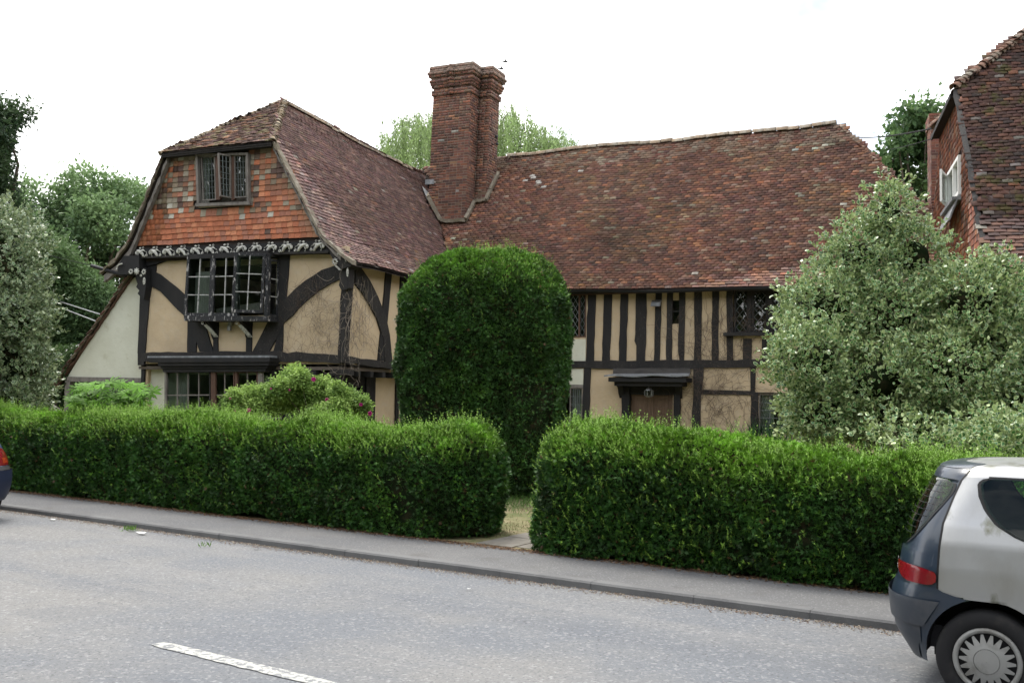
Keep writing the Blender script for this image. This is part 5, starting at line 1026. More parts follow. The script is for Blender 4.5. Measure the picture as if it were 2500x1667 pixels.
T4 = pb([(2215, 330, 35, 40), (2270, 340, 45, 60), (2190, 300, 25, 12), (2240, 290, 30, 20), (2170, 400, 35, 30), (2230, 430, 60, 50), (2130, 430, 35, 22), (2165, 370, 22, 20), (2280, 450, 50, 60), (2150, 470, 60, 40), (2255, 520, 60, 60), (2110, 470, 20, 20)], 38, .9, 1.5)
tree('broadleaf_tree', 'leafy tree between the two tiled roofs on the right', T4, 4200, .24, .15, greens((.05, .1, .04), (.15, .24, .09), sc=1), (at(2240, 900, 38)[0], 38, 0), .25, fill=.25, clump=3)
# willow behind the chimney
wl = thing('weeping_willow', 'pale weeping willow rising behind the tall chimney', 'tree', (at(1190, 900, 50)[0], 50, 0))
tops = [(945, 320), (970, 275), (1000, 280), (1020, 262), (985, 300), (1035, 300), (1240, 250), (1225, 270), (1260, 265), (1285, 275), (1300, 290), (1320, 300), (1340, 320), (1375, 305), (1360, 330), (1390, 330), (1215, 300), (1100, 260), (1150, 255), (1060, 270), (1180, 262), (1120, 280), (1410, 350), (950, 350)]
VV, FF, CC_ = [], [], []; o_ = 0
for sgrp in range(620):
    x, y = tops[rng.integers(len(tops))]; x += rng.normal(0, 13); y += abs(rng.normal(0, 16)) + rng.uniform(0, 45) * (rng.random() < .5); st = at(x, y, 50 + rng.normal(0, 2.)); ln = rng.uniform(1.6, 4.6); n = int(ln / .07); s = np.linspace(0, 1, n); dx = rng.normal(0, .35); P = st + np.stack([dx * s ** .6 + .05 * np.sin(s * 9), rng.normal(0, .2) * s, -ln * s + .25 * np.sin(s * 3) * (1 - s)], 1)
    P = np.repeat(P, 2, 0) + rng.normal(0, .05, (n * 2, 3)); D = unit(rng.normal(0, .4, P.shape) - Z3_ * .9); V, F = diamonds(P, D, unit(rng.normal(size=P.shape)), .2, .045); VV.append(V); FF.append(F + o_); o_ += len(V); c = np.array([.23, .32, .13]) * rng.uniform(.6, 1.25) * (1 + .25 * rng.normal(size=(len(P), 1))); CC_.append(np.repeat(c.clip(.01, 1), 4, 0))
leafobj('crown', np.concatenate(VV), np.concatenate(FF), np.concatenate(CC_), 'leaf', wl)
fk = at(1190, 700, 50); stems([([np.array([at(1190, 900, 50)[0], 50, 0.]), fk, at(1180, 480, 50)], [.5, .4, .3])] + [([at(1180, 480, 50), at((x + 1180) / 2, (y + 400) / 2, 50), at(x, y + 25, 50)], [.12, .07, .02]) for x, y in tops[::2]], 'trunk', 'bark', wl)
# big-leaved shrub in front of the lean-to
ft = at(260, 1000, 20.5); fat = thing('fatsia_shrub', 'bright green shrub with large fingered leaves in front of the lean-to', 'shrub', (ft[0], 20.5, .08))
VV, FF, CC_ = [], [], []; o_ = 0; fst = []; LM = {}
cen = [(X, Y) for X, Y in ((1080, 830), (1180, 800), (1300, 830), (1420, 790), (1530, 810), (1640, 830), (1760, 850), (1850, 900), (1930, 930), (1000, 900), (950, 960), (920, 1010), (1060, 960), (1150, 930), (1250, 900), (1350, 920), (1470, 880), (1580, 900), (1700, 930), (1800, 980), (1850, 1040), (980, 1080), (1080, 1060), (1180, 1050), (1280, 1020), (1400, 1010), (1500, 1040), (1620, 1030), (1740, 1060), (1330, 1110), (1200, 1140), (1450, 1130), (1580, 1120), (1100, 1150), (1700, 1140), (1520, 960), (1650, 980), (1820, 1120))]
for X, Y in cen * 3:
    x, y = c3(X + rng.normal(0, 22), Y + rng.normal(0, 22) + 10); p = at(x, y, 20.6 + rng.uniform(-.7, .5)); sz = rng.uniform(.2, .33); up = unit(np.array([rng.normal(0, .3), -.5 + rng.normal(0, .3), .9])); e1 = unit(np.cross(up, rng.normal(size=3))); e2 = np.cross(up, e1); n = 8; ph = np.linspace(-2.3, 2.3, n); D = e1[None] * np.cos(ph)[:, None] + e2[None] * np.sin(ph)[:, None] - up * .22
    V, F = diamonds(np.repeat(p[None], n, 0), D, np.repeat(up[None], n, 0), sz * (1 - .12 * np.abs(ph)), .062, .05, .55); VV.append(V); FF.append(F + o_); o_ += len(V); c = np.array([.13, .30, .03]) * rng.uniform(.4, 1.35); CC_.append(np.repeat(np.repeat(c[None], n, 0) * rng.uniform(.85, 1.15, (n, 1)), 4, 0)); fst.append(([np.array([ft[0] + rng.normal(0, .15), 20.6, .1]), np.array([(p[0] + ft[0]) / 2, 20.6, p[2] * .6]), p], [.014, .01, .005]))
leafobj('foliage', np.concatenate(VV), np.concatenate(FF), np.concatenate(CC_), 'leaf', fat); stems(fst[::3], 'stem', 'bark', fat, 4)
# rose bush with magenta flowers
c11 = lambda X, Y: (560 + .1616 * X, 880 + .1616 * Y)
rb = []
for X, Y, r, ry in ((930, 230, 150, 130), (1120, 270, 120, 120), (1330, 380, 150, 110), (800, 420, 160, 120), (560, 480, 150, 90), (330, 510, 150, 100), (160, 540, 90, 90), (60, 620, 80, 60), (1000, 480, 200, 130), (1250, 560, 220, 150), (1620, 520, 170, 110), (1680, 400, 60, 70), (1850, 560, 140, 100), (1980, 700, 140, 130), (1700, 720, 200, 140), (700, 650, 220, 110), (350, 680, 200, 90), (1430, 800, 200, 100), (1050, 680, 140, 90), (2050, 640, 70, 70)):
    x, y = c11(X, Y); rb.append((x, y, r * .1616, ry * .1616))
rb = pb(rb, 17.2, 1.0, .35); ro = thing('rose_bush', 'sprawling rose bush with a few magenta flowers in front of the bay window', 'rose bush', (at(760, 1000, 17.2)[0], 17.2, .08))
leafy('foliage', rb, 15000, .05, .03, greens((.11, .2, .05), (.32, .46, .12), sc=4), 'leaf', ro, .3, clump=3); limbs((at(760, 1000, 17.2)[0], 17.2, .05), [b_[:3] for b_ in rb], .02, 'stem', parent=ro, bend=.2)
for X, Y, r in ((1275, 285, .034), (1475, 590, .026), (295, 752, .03), (1990, 665, .027), (2125, 800, .034), (910, 445, .014), (628, 425, .014), (10, 570, .018), (85, 765, .012)):
    p = at(*c11(X, Y), 16.75); b = MB()
    for k in range(3):
        for j in range(5): a = j * 1.257 + k * .6; d = np.array([math.cos(a), -.5 + .3 * k, math.sin(a)]); b.ball(p + d * r * (.8 - .25 * k), (r * .5, r * .22, r * .5), 6, 4)
    part('flower', 'petal', b, ro, True)
# low leafy plants under the far right window
lp = thing('border_plant', 'strappy green plant under the far right window of the long range', 'plant', HW(wd[0] + .2, 4.6, .08))
P = np.array([HW(wd[0] + .2, 4.7, .1)]) + rng.normal(0, .3, (260, 3)) * np.array([1, 1, .05]); D = unit(rng.normal(0, .35, P.shape) + Z3_); V, F = diamonds(P, D, unit(rng.normal(size=P.shape)), rng.uniform(.6, 1.25, 260), .03); leafobj('foliage', V, F, np.repeat(np.array([.04, .1, .035]) * rng.uniform(.6, 1.4, (260, 1)), 4, 0), 'leaf', lp)
# grass of the garden and leaf litter
g = MB(); gc = gp0[:2]
n = 16000; P = np.stack([rng.uniform(-2.2, 2.4, n), rng.uniform(9.9, 15.8, n), np.full(n, .048)], 1); q = (P - KO); mm_ = q @ KM; kk_ = q @ KK; onpath = (np.abs(((P - gp0) @ KK) - .02) < .5) & (((P - gp0) @ KM) < .9); keep = (mm_ > 1.25) & ~onpath & (noise3(P, 1.6, 1) + rng.normal(0, .4, n) > -.5); P = P[keep]
D = unit(rng.normal(0, .5, P.shape) + Z3_); gr = (noise3(P, 2.6, 2) > .35); hgt = np.where(gr, rng.uniform(.05, .14, len(P)), rng.uniform(.02, .055, len(P))); V, F = diamonds(P, D, unit(rng.normal(size=P.shape)), hgt, .008); C = np.where(gr[:, None], np.array([.085, .17, .04]), np.array([.21, .17, .1])) * rng.uniform(.6, 1.4, (len(P), 1)); dg = rng.random(len(P)) < .3; C[dg] = C[dg] * .4 + np.array([.05, .08, .02])
o_ = leafobj('grass', V, F, np.repeat(C, 4, 0), 'leaf', None)
def litter(name, n, kfun, zf, size, cols, flat=.25):
    k, m_ = kfun(n); P = KO + KK * k[:, None] + KM * m_[:, None] + Z3_ * zf; D = unit(rng.normal(size=(n, 3)) * np.array([1, 1, flat * .4])); V, F = diamonds(P, D, unit(Z3_ + rng.normal(0, flat, (n, 3))), size * rng.uniform(.5, 1.4, n), size * .5, .3); C = np.array(cols)[rng.integers(0, len(cols), n)] * rng.uniform(.6, 1.3, (n, 1)); o_ = leafobj(name, V, F, np.repeat(C, 4, 0), 'leaf', None); return o_
litter('leaf_litter', 12000, lambda n: (rng.uniform(-11, 7, n), 1.09 - np.abs(rng.normal(0, .08, n)) + .03), .069, .028, [(.2, .11, .06), (.14, .08, .05), (.26, .18, .11), (.09, .06, .04)])
litter('leaf_litter', 8000, lambda n: (rng.uniform(-11, 7, n), -.015 - np.abs(rng.normal(0, .08, n))), .008, .02, [(.26, .2, .14), (.16, .1, .07), (.36, .32, .26), (.12, .1, .08)])
litter('gravel', 2500, lambda n: (rng.uniform(-9, 5, n), rng.uniform(-5.5, -.1, n)), .03, .01, [(.3, .29, .28), (.06, .06, .06), (.2, .19, .17)])
wd_ = []
for (X, Y), n in (((318, 1295), 46), ((500, 1335), 12)):
    p = hit(X, Y, np.array([0, 0, .01]), Z3_); P = p + rng.normal(0, .045, (n, 3)) * np.array([1, 1, 0]); V, F = diamonds(P, unit(rng.normal(0, .6, P.shape) + Z3_), unit(rng.normal(size=P.shape)), .07, .012); w_ = npmesh('weed', V, F, MT['leaf'], np.repeat(np.array([.1, .2, .03]) * rng.uniform(.7, 1.3, (n, 1)), 4, 0)); o_ = link('weed', w_); o_['category'] = 'weed'; o_['label'] = 'tuft of grass growing against the kerb at the left' if n > 20 else 'tiny weed at the kerb foot further right'
for X, Y, lab, s in ((129, 1270, 'white scrap of paper on the road by the kerb at the left', .07), (345, 1303, 'flat white wrapper lying along the kerb beside the grass tuft', .12), (625, 1338, 'curled brown leaf on the kerb edge', .07), (1145, 1441, 'small pale scrap in the gutter', .04)):
    p = hit(X, Y, np.array([0, 0, .012]), Z3_); b = MB(); v = [p + KK * s * x + KM * s * y * .5 + Z3_ * (.01 + .02 * abs(x * y) + .01 * rng.random()) for x, y in ((-.5, -.4), (0, -.5), (.5, -.3), (-.4, .4), (.1, .5), (.5, .4))]; b.add(v, [(0, 1, 4, 3), (1, 2, 5, 4)]); b.add([q - Z3_ * .003 for q in v], [(3, 4, 1, 0), (4, 5, 2, 1)])
    o_ = b.build('fallen_leaf' if 'leaf' in lab else 'litter_scrap', MT['brownwood' if 'leaf' in lab else 'white']); o_['label'] = lab; o_['category'] = 'leaf' if 'leaf' in lab else 'litter'
MT['farcore'] = mat('woodland_depths', (.03, .05, .02), 1, [(.5, (.015, .028, .012), .4, .6, .9)])
# trees across the road (they stand behind the camera and show in the window panes)
far = [(44 * math.sin(a) + rng.normal(0, 2), 44 * math.cos(a) + rng.normal(0, 2), z + rng.uniform(-1, 1), 4.2, 4.2, 4.) for a in np.linspace(R_(75), R_(292), 44) for z in (3, 8.5, 13.5)]
b_ = leafobj('far_woodland', *(lambda P_N: (lambda VF: (VF[0], VF[1], np.repeat(greens((.02, .04, .015), (.06, .1, .03), sc=.8)(P_N[0], P_N[1]), 4, 0)))(diamonds(P_N[0], unit(rng.normal(size=P_N[0].shape)), unit(P_N[1] + rng.normal(0, .4, P_N[0].shape)), 1.1, .8)))(blobs_surface(far, 26000, .15)[:2]), 'leaf', None)
bf = MB()
for x, y, z, *_r in far: bf.ball((x, y, z), 3.9, 12, 8)
of = bf.build('far_woodland', MT['farcore'], None, True); of['kind'] = 'stuff'
# ---------------------------------------------------------------- neighbouring house on the right
a2 = R_(17.0); NU = np.array([math.cos(a2), -math.sin(a2), 0]); NN = np.array([math.sin(a2), math.cos(a2), 0]); NC = at(2440, 695, 14.5); NO = np.array([NC[0], NC[1], 0.])
def NW(u, n, z): return NO + NU * u + NN * n + Z3_ * z
def NF(px, py, u=0): p = hit(px, py, NO + NU * u, NU); return float((p - NO) @ NN), float(p[2])
verge = [(0., 3.32), (1.18, 4.48), (1.52, 4.91), (2.25, 5.75), (3.26, 6.78), (3.75, 7.4)]
nA, zA = 3.75, 7.46; nB = 6.9; RN = 5.3; RZ = 9.5
nb_ = thing('neighbouring_house', 'neighbouring house with dark mossy tiled roof cut off by the right edge', 'house', NW(3, 3, .08))
PN = [(-.05, verge[0][1] - .04)] + verge[1:] ; PN = PN + [(RN, RZ)]; prN, dN = prof(PN)
def Pn(a, s):
    a = np.asarray(a, float); s = np.asarray(s, float); n_ = np.interp(s, dN, prN[:, 0]); z = np.interp(s, dN, prN[:, 1]); return NO + NU * a[..., None] + NN * n_[..., None] + Z3_ * (z + .02 * np.sin(a * 1.9 + s * 1.3))[..., None]
def nloc(p): q = p - NO; return q @ NU, q @ NN, p[..., 2]
HB = lambda z: np.where(z > zA, (z - zA) * 1.12, 0)
b = MB(); sheet(b, Pn, -.12, 9, 0, dN[-1], 110, 70, lambda p: nloc(p)[0] > HB(nloc(p)[2]) - .08)
def Pnb(a, s): n_ = 2 * RN - np.interp(s, dN, prN[:, 0]); z = np.interp(s, dN, prN[:, 1]); return NO + NU * np.asarray(a)[..., None] + NN * n_[..., None] + Z3_ * z[..., None]
sheet(b, Pnb, 0, 9, 0, dN[-1], 90, 50, lambda p: nloc(p)[0] > HB(nloc(p)[2]) - .12)
hl_ = math.hypot(2.55, 2.2)
def Pnh(a, s): f = np.asarray(s) / hl_; return NO + NU * (-.14 + 2.4 * f)[..., None] + NN * np.asarray(a)[..., None] + Z3_ * (zA - .17 + 2.2 * f)[..., None]
hk = lambda a, s: np.abs(a - RN) < (nB - nA) / 2 * (1 - s / hl_) + .1
sheet(b, Pnh, nA - .2, nB + .2, 0, hl_, 20, 12, lambda p: hk(nloc(p)[1], (p[2] - zA + .17) / 2.2 * hl_))
roofN = part('roof', 'under', b, nb_, label='dark brown tiled roof with patches of moss')
TN = tile_mesh(.16, .18, .014, MT['mosstile']); PALN = [(30, (.085, .043, .034)), (26, (.065, .036, .031)), (14, (.12, .058, .042)), (3, (.18, .085, .055)), (12, (.05, .033, .03)), (3, (.17, .15, .135))]
Mx, A, c = tile_mats(Pn, -.1, 5.5, dN[-1], .168, .1, lambda a, s, p: nloc(p)[0] > HB(nloc(p)[2]) - .1, jit=1.6, lift=.016)
C = pal(len(A), PALN); place_many('roof_tile', TN, Mx, C, roofN, 300)
Mx, A, c = tile_mats(Pnh, nA - .2, nB + .2, hl_, .168, .1, lambda a, s, p: hk(a, s)); place_many('roof_tile', TN, Mx, pal(len(A), PALN), roofN, 0)
lu = unit(-NU * .5 - NN * .4 + Z3_ * .8); along('hip_tile', BT, [NW(-.12, nA - .05, zA - .04), NW(2.25, RN, RZ + .05)], .115, roofN, np.array([.2, .11, .08]), lu, .95, .15, lift=-.03)
along('hip_tile', BT, [NW(-.2, nB, zA + .02), NW(2.25, RN, RZ + .05)], .115, roofN, np.array([.2, .11, .08]), unit(-NU * .5 + NN * .4 + Z3_ * .8), .95, .15, lift=-.03)
# eaves board and dark soffit of the half hip, verge
b = MB(); b.box(NW(-.17, nA + .02, zA - .27), NU * .2, NN * (nB - nA - .04), Z3_ * .04); b.box(NW(-.2, nA, zA - .29), NU * .03, NN * (nB - nA), Z3_ * .09); part('eaves_board', 'timber_worn', b, roofN)
b = MB(); v = []
for i in range(len(PN) - 2):
    for k in range(5):
        t = k / 5; n_, z = PN[i][0] * (1 - t) + PN[i + 1][0] * t, PN[i][1] * (1 - t) + PN[i + 1][1] * t; j = rng.normal(0, .012, 3); v += [NW(-.15 + j[0], n_, z + .03 + j[1]), NW(-.06, n_, z + .035), NW(-.06, n_, z - .05), NW(-.13, n_, z - .05 + j[2])]
b.add(v, [(4 * i + a, 4 * i + (a + 1) % 4, 4 * i + 4 + (a + 1) % 4, 4 * i + 4 + a) for i in range(len(v) // 4 - 1) for a in range(4)]); part('verge', 'timber_worn', b, roofN)
# tile hung gable facing the cottage
wn0, wz1 = NF(2343, 378, -.05); wn1, _ = NF(2316, 375, -.05); wz0 = NF(2343, 475, -.05)[1]; wn1 = min(wn1, wn0 + 1.7)
znt = lambda n: np.interp(n, [p[0] for p in PN[:-1]] + [nB] + [2 * RN - p[0] for p in PN[-3:0:-1]] + [2 * RN + .05], [p[1] for p in PN[:-1]] + [zA] + [p[1] for p in PN[-3:0:-1]] + [PN[0][1]])
b = MB()
for n_ in np.arange(.1, 2 * RN - .1, .25):
    zt = float(min(znt(n_), znt(n_ + .25))) - .1; zs_ = [(2.45, zt)] if not (wn0 - .1 < n_ < wn1) else [(2.45, wz0), (wz1, zt)]
    for z0_, z1_ in zs_:
        if z1_ > z0_: b.box(NW(.0, n_, z0_), NU * .15, NN * .25, Z3_ * (z1_ - z0_))
gN = part('tile_hung_gable', 'under', b, nb_, label='side gable hung with red brown tiles'); Mx = []
z = 2.5; r_ = 0
while z < zA - .2:
    x = .08 + (.08 if r_ % 2 else 0)
    while x < 2 * RN:
        if znt(x) > z + .25 and not (wn0 - .1 < x < wn1 + .06 and wz0 - .12 < z < wz1):
            t = -.1 + rng.normal(0, .03); Y2 = Z3_ * math.cos(t) - NU * math.sin(t); Z2 = -NU * math.cos(t) - Z3_ * math.sin(t); M = np.eye(4); M[:3, 0] = -NN; M[:3, 1] = Y2; M[:3, 2] = Z2; M[:3, 3] = NW(-.035, x, z + .08 + rng.normal(0, .004)); Mx.append(M)
        x += .165
    z += .115; r_ += 1
Mx = np.array(Mx); place_many('hung_tile', TH, Mx, pal(len(Mx), [(30, (.24, .09, .055)), (22, (.17, .07, .05)), (12, (.34, .13, .07)), (10, (.1, .06, .05)), (8, (.3, .2, .16))]), gN, 300)
b = MB(); fw = .07
for (n0_, n1_, z0_, z1_) in ((wn0, wn1, wz1 - fw, wz1), (wn0, wn1, wz0, wz0 + fw), (wn0, wn0 + fw, wz0 + fw, wz1 - fw), (wn1 - fw, wn1, wz0 + fw, wz1 - fw), ((wn0 + wn1) / 2 - .03, (wn0 + wn1) / 2 + .03, wz0 + fw, wz1 - fw)): b.box(NW(-.08, n0_, z0_), NU * .12, NN * (n1_ - n0_), Z3_ * (z1_ - z0_))
wN = part('window', 'white', b, nb_, label='white framed window in the tile hung gable, one light ajar'); b = MB(); b.box(NW(-.02, wn0 + fw, wz0 + fw), NU * .005, NN * (wn1 - wn0 - 2 * fw), Z3_ * (wz1 - wz0 - 2 * fw)); part('pane', 'glass', b, wN)
cw = (wn1 - wn0) / 2 - .02; casement([NW(-.27, wn1 - cw * .85, wz1 - .05), NW(-.09, wn1, wz1 - .05), NW(-.09, wn1, wz0 + .05), NW(-.27, wn1 - cw * .85, wz0 + .05)], 1, 1, .06, .02, wN, 'white', name='open_casement')
b = MB(); b.box(NW(-.2, wn0 - .1, wz0 - .12), NU * .25, NN * (wn1 - wn0 + .2), Z3_ * .06); b.prism([NW(-.1, wn0 - .1, wz0 - .12), NW(-.1, wn1, wz0 - .12), NW(-.24, wn1, wz0 - .5), NW(-.24, wn0 - .1, wz0 - .5)], -NU * .03); part('lead_apron', 'lead', b, wN)
# ground floor walls, gutter
b = MB(); b.box(NW(.0, .35, -.1), NU * .2, NN * (2 * RN - .7), Z3_ * 2.6); b.box(NW(.2, .35, -.1), NU * 8.5, NN * .2, Z3_ * (PN[0][1] + .05)); b.box(NW(8.6, .35, -.1), NU * .2, NN * (2 * RN - .7), Z3_ * 3.3); b.box(NW(.2, 2 * RN - .5, -.1), NU * 8.4, NN * .2, Z3_ * 3.3); part('wall', 'plaster_pale', b, nb_)
b = MB()
for k in range(9): b.box(NW(.18, .31, .5 + k * .3), NU * 8, NN * .04, Z3_ * .285)
part('weatherboard', 'white', b, nb_); b = MB(); b.tube([NW(-.1, -.08, PN[0][1] - .06), NW(8.8, -.08, PN[0][1] - .06)], .06, 8); part('gutter', 'blackmetal', b, nb_)
# its rear chimney
cc = at(2297, 560, 26); b = MB(); b.box(cc * np.array([1, 1, 0]) - NU * .0, NU * .9, NN * .9, Z3_ * (at(2290, 285, 26)[2])); cN_ = part('chimney', 'mortar', b, nb_, label='plain brick chimney at the rear'); top = at(2290, 280, 26)[2]; o = cc * np.array([1, 1, 0]) - NU * .22 ; cN_.data.transform(Matrix.Translation(tuple(-NU * .22))); Mx = []
z = 4.0; r_ = 0
while z < top:
    ex = .04 if top - z < .3 else 0
    for (p0, t_, ln, inn) in ((o - NU * ex - NN * ex, NU, .9 + 2 * ex, NN), (o + NN * (.9 + ex) - NU * ex, -NN, .9 + 2 * ex, NU)):
        x = 0; w0 = .11 if r_ % 2 else .215
        while x < ln - .02:
            w = min(w0, ln - x); w0 = .215; M = np.eye(4); M[:3, 0] = t_ * (w - .01); M[:3, 1] = inn * .06; M[:3, 2] = Z3_ * .065; M[:3, 3] = p0 + t_ * (x + w / 2) - inn * .006 + Z3_ * z; Mx.append(M); x += w
    z += .075; r_ += 1
Mx = np.array(Mx); k = np.argsort(-Mx[:, 2, 3]); Mx = Mx[k]; place_many('brick', BMe, Mx[:300], pal(300, [(3, (.2, .08, .055)), (2, (.13, .06, .05)), (1, (.26, .16, .12))]), cN_, 300); place_many('brick', BMe, Mx[300:], pal(len(Mx) - 300, [(3, (.2, .08, .055)), (2, (.13, .06, .05))]), cN_, 0)

# ---------------------------------------------------------------- cables, birds, shed, gatepost
def cable(pts, r, label, m='cable', sag=.0):
    P = [np.array(p) for p in pts]; n = 24; b = MB(); q = []
    for i in range(n + 1): t = i / n; q.append(P[0] * (1 - t) + P[1] * t - Z3_ * sag * 4 * t * (1 - t))
    b.tube(q, r, 5); o_ = b.build('overhead_cable', MT[m], smooth=True); o_['label'] = label; o_['category'] = 'cable'; o_['group'] = 'overhead cables and wires'
cable([at(2030, 324, 60), at(2312, 306, 22)], .022, 'thick black overhead cable reaching the neighbouring gable from the left', sag=.3); cable([at(2080, 360, 60), at(2318, 325, 22)], .012, 'thinner lower overhead cable at the neighbouring gable', sag=.3)
cable([at(-40, 560, 45), HW(-6.5, .0, 4.45)], .010, 'thin grey wire running to the left eave of the cottage', sag=.2)
cable([at(120, 728, 40), at(246, 768, 26)], .018, 'upper grey wire crossing behind the lean-to', 'lead'); cable([at(115, 738, 40), at(236, 785, 26)], .018, 'lower grey wire crossing behind the lean-to', 'lead')
for (x, y), lab in (((1234, 151), 'tiny bird flying highest beside the chimney'), ((1224, 168), 'tiny bird flying just below the other beside the chimney')):
    p = at(x, y, 60); b = MB(); b.ball(p, (.16, .06, .06), 8, 5); b.ball(p + np.array([-.17, 0, .02]), .05, 6, 4); b.add([p + np.array([.05, 0, .02]), p + np.array([-.06, 0, .03]), p + np.array([.02, -.3, .12]), p + np.array([.02, .3, .12]), p + np.array([.05, 0, .0])], [(0, 1, 2), (1, 0, 3), (4, 2, 1), (4, 1, 3)]); b.add([p + np.array([.12, 0, 0]), p + np.array([.28, -.04, 0]), p + np.array([.28, .04, 0])], [(0, 1, 2)]); o_ = b.build('bird', MT['blackmetal'], smooth=False); o_['label'] = lab; o_['category'] = 'bird'; o_['group'] = 'birds over the roof'
MT['whiteroof'] = mat('pale_felt_roof', (.62, .6, .58), .8)
w0 = at(140, 875, 34); w1 = at(170, 840, 34); w2 = at(215, 842, 34); sh = thing('white_roofed_shed', 'low shed with a pale roof just visible between the left trees and the lean-to', 'shed', (w1[0], 35, 0))
x0, zt = w1[0], w1[2]; b = MB(); b.prism([np.array([w0[0], 33.2, w0[2]]), np.array([x0 + 4.5, 33.2, w0[2]]), np.array([x0 + 3.7, 35, zt]), np.array([x0 - .1, 35, zt])], Z3_ * .05); b.prism([np.array([w0[0], 36.8, w0[2]]), np.array([x0 + 4.5, 36.8, w0[2]]), np.array([x0 + 3.7, 35, zt]), np.array([x0 - .1, 35, zt])], Z3_ * .05); b.add([(w0[0], 33.2, w0[2]), (x0 - .1, 35, zt), (w0[0], 36.8, w0[2])], [(0, 1, 2)]); part('roof', 'whiteroof', b, sh)
b = MB(); b.box((w0[0] + .2, 33.4, 0), (4.4, 0, 0), (0, 3.2, 0), (0, 0, w0[2])); part('wall', 'greywood', b, sh)
gpst = thing('gatepost', 'stone gatepost cap showing over the left hedge', 'gatepost', at(116, 1000, 21) * np.array([1, 1, 0])); p = at(116, 998, 21); b = MB(); b.box((p[0] - .14, 20.86, 0), (.28, 0, 0), (0, .28, 0), (0, 0, p[2])); part('shaft', 'stone', b, gpst); b = MB(); z = p[2]; b.hexa([(p[0] - .19, 20.81, z), (p[0] + .19, 20.81, z), (p[0] + .19, 21.19, z), (p[0] - .19, 21.19, z), (p[0] - .08, 20.92, z + .1), (p[0] + .08, 20.92, z + .1), (p[0] + .08, 21.08, z + .1), (p[0] - .08, 21.08, z + .1)]); part('cap', 'stone', b, gpst)

# ---------------------------------------------------------------- cars
def carmat(name, col, **k): return mat(name, col, .32, coat=.6, spec=.5, **k)
MT['silver'] = mat('silver_car_paint', (.36, .365, .37), .38, [(4, (.27, .265, .24), .5, .72, .5), (5, (.11, .11, .055), .56, .66, .75, 8), (1.2, (.33, .325, .3), .5, .66, .6)], metal=.75, coat=.3, aniso=(1, 1, .55))
MT['slate'] = mat('slate_blue_plastic', (.013, .024, .042), .3, [(5, (.03, .037, .046), .5, .75, .6)], coat=.3, spec=.5); MT['bumper'] = mat('faded_bumper_plastic', (.03, .036, .046), .45, [(4, (.09, .09, .092), .45, .7, .6)], spec=.4)
MT['blue'] = mat('dark_blue_car_paint', (.035, .055, .16), .28, [(3, (.06, .08, .17), .5, .8, .5)], metal=.2, coat=.8); MT['bluedark'] = mat('dark_blue_bumper', (.016, .022, .045), .45)
MT['tyre'] = mat('tyre_rubber', (.012, .012, .013), .8, [(12, (.03, .028, .025), .5, .7, .6)]); MT['rim'] = mat('dusty_wheel_trim', (.26, .26, .25), .5, [(8, (.13, .125, .11), .5, .7, .8)], metal=.3); MT['hubdark'] = mat('wheel_shadow_gap', (.008, .008, .009), .7)
MT['carglass'] = glass_mat('tinted_car_glass', (.42, .6, .5), .07); MT['seal'] = mat('rubber_seal', (.01, .01, .011), .6); MT['lamp'] = mat('red_tail_lamp', (.16, .004, .009), .2, [(9, (.12, .003, .008), .45, .6, .8)], coat=.5); MT['amber'] = mat('amber_indicator', (.3, .03, .012), .2, coat=1); MT['chrome'] = mat('chrome_badge', (.6, .6, .6), .25, metal=1); MT['seat'] = mat('dark_car_seat', (.03, .03, .035), .9)
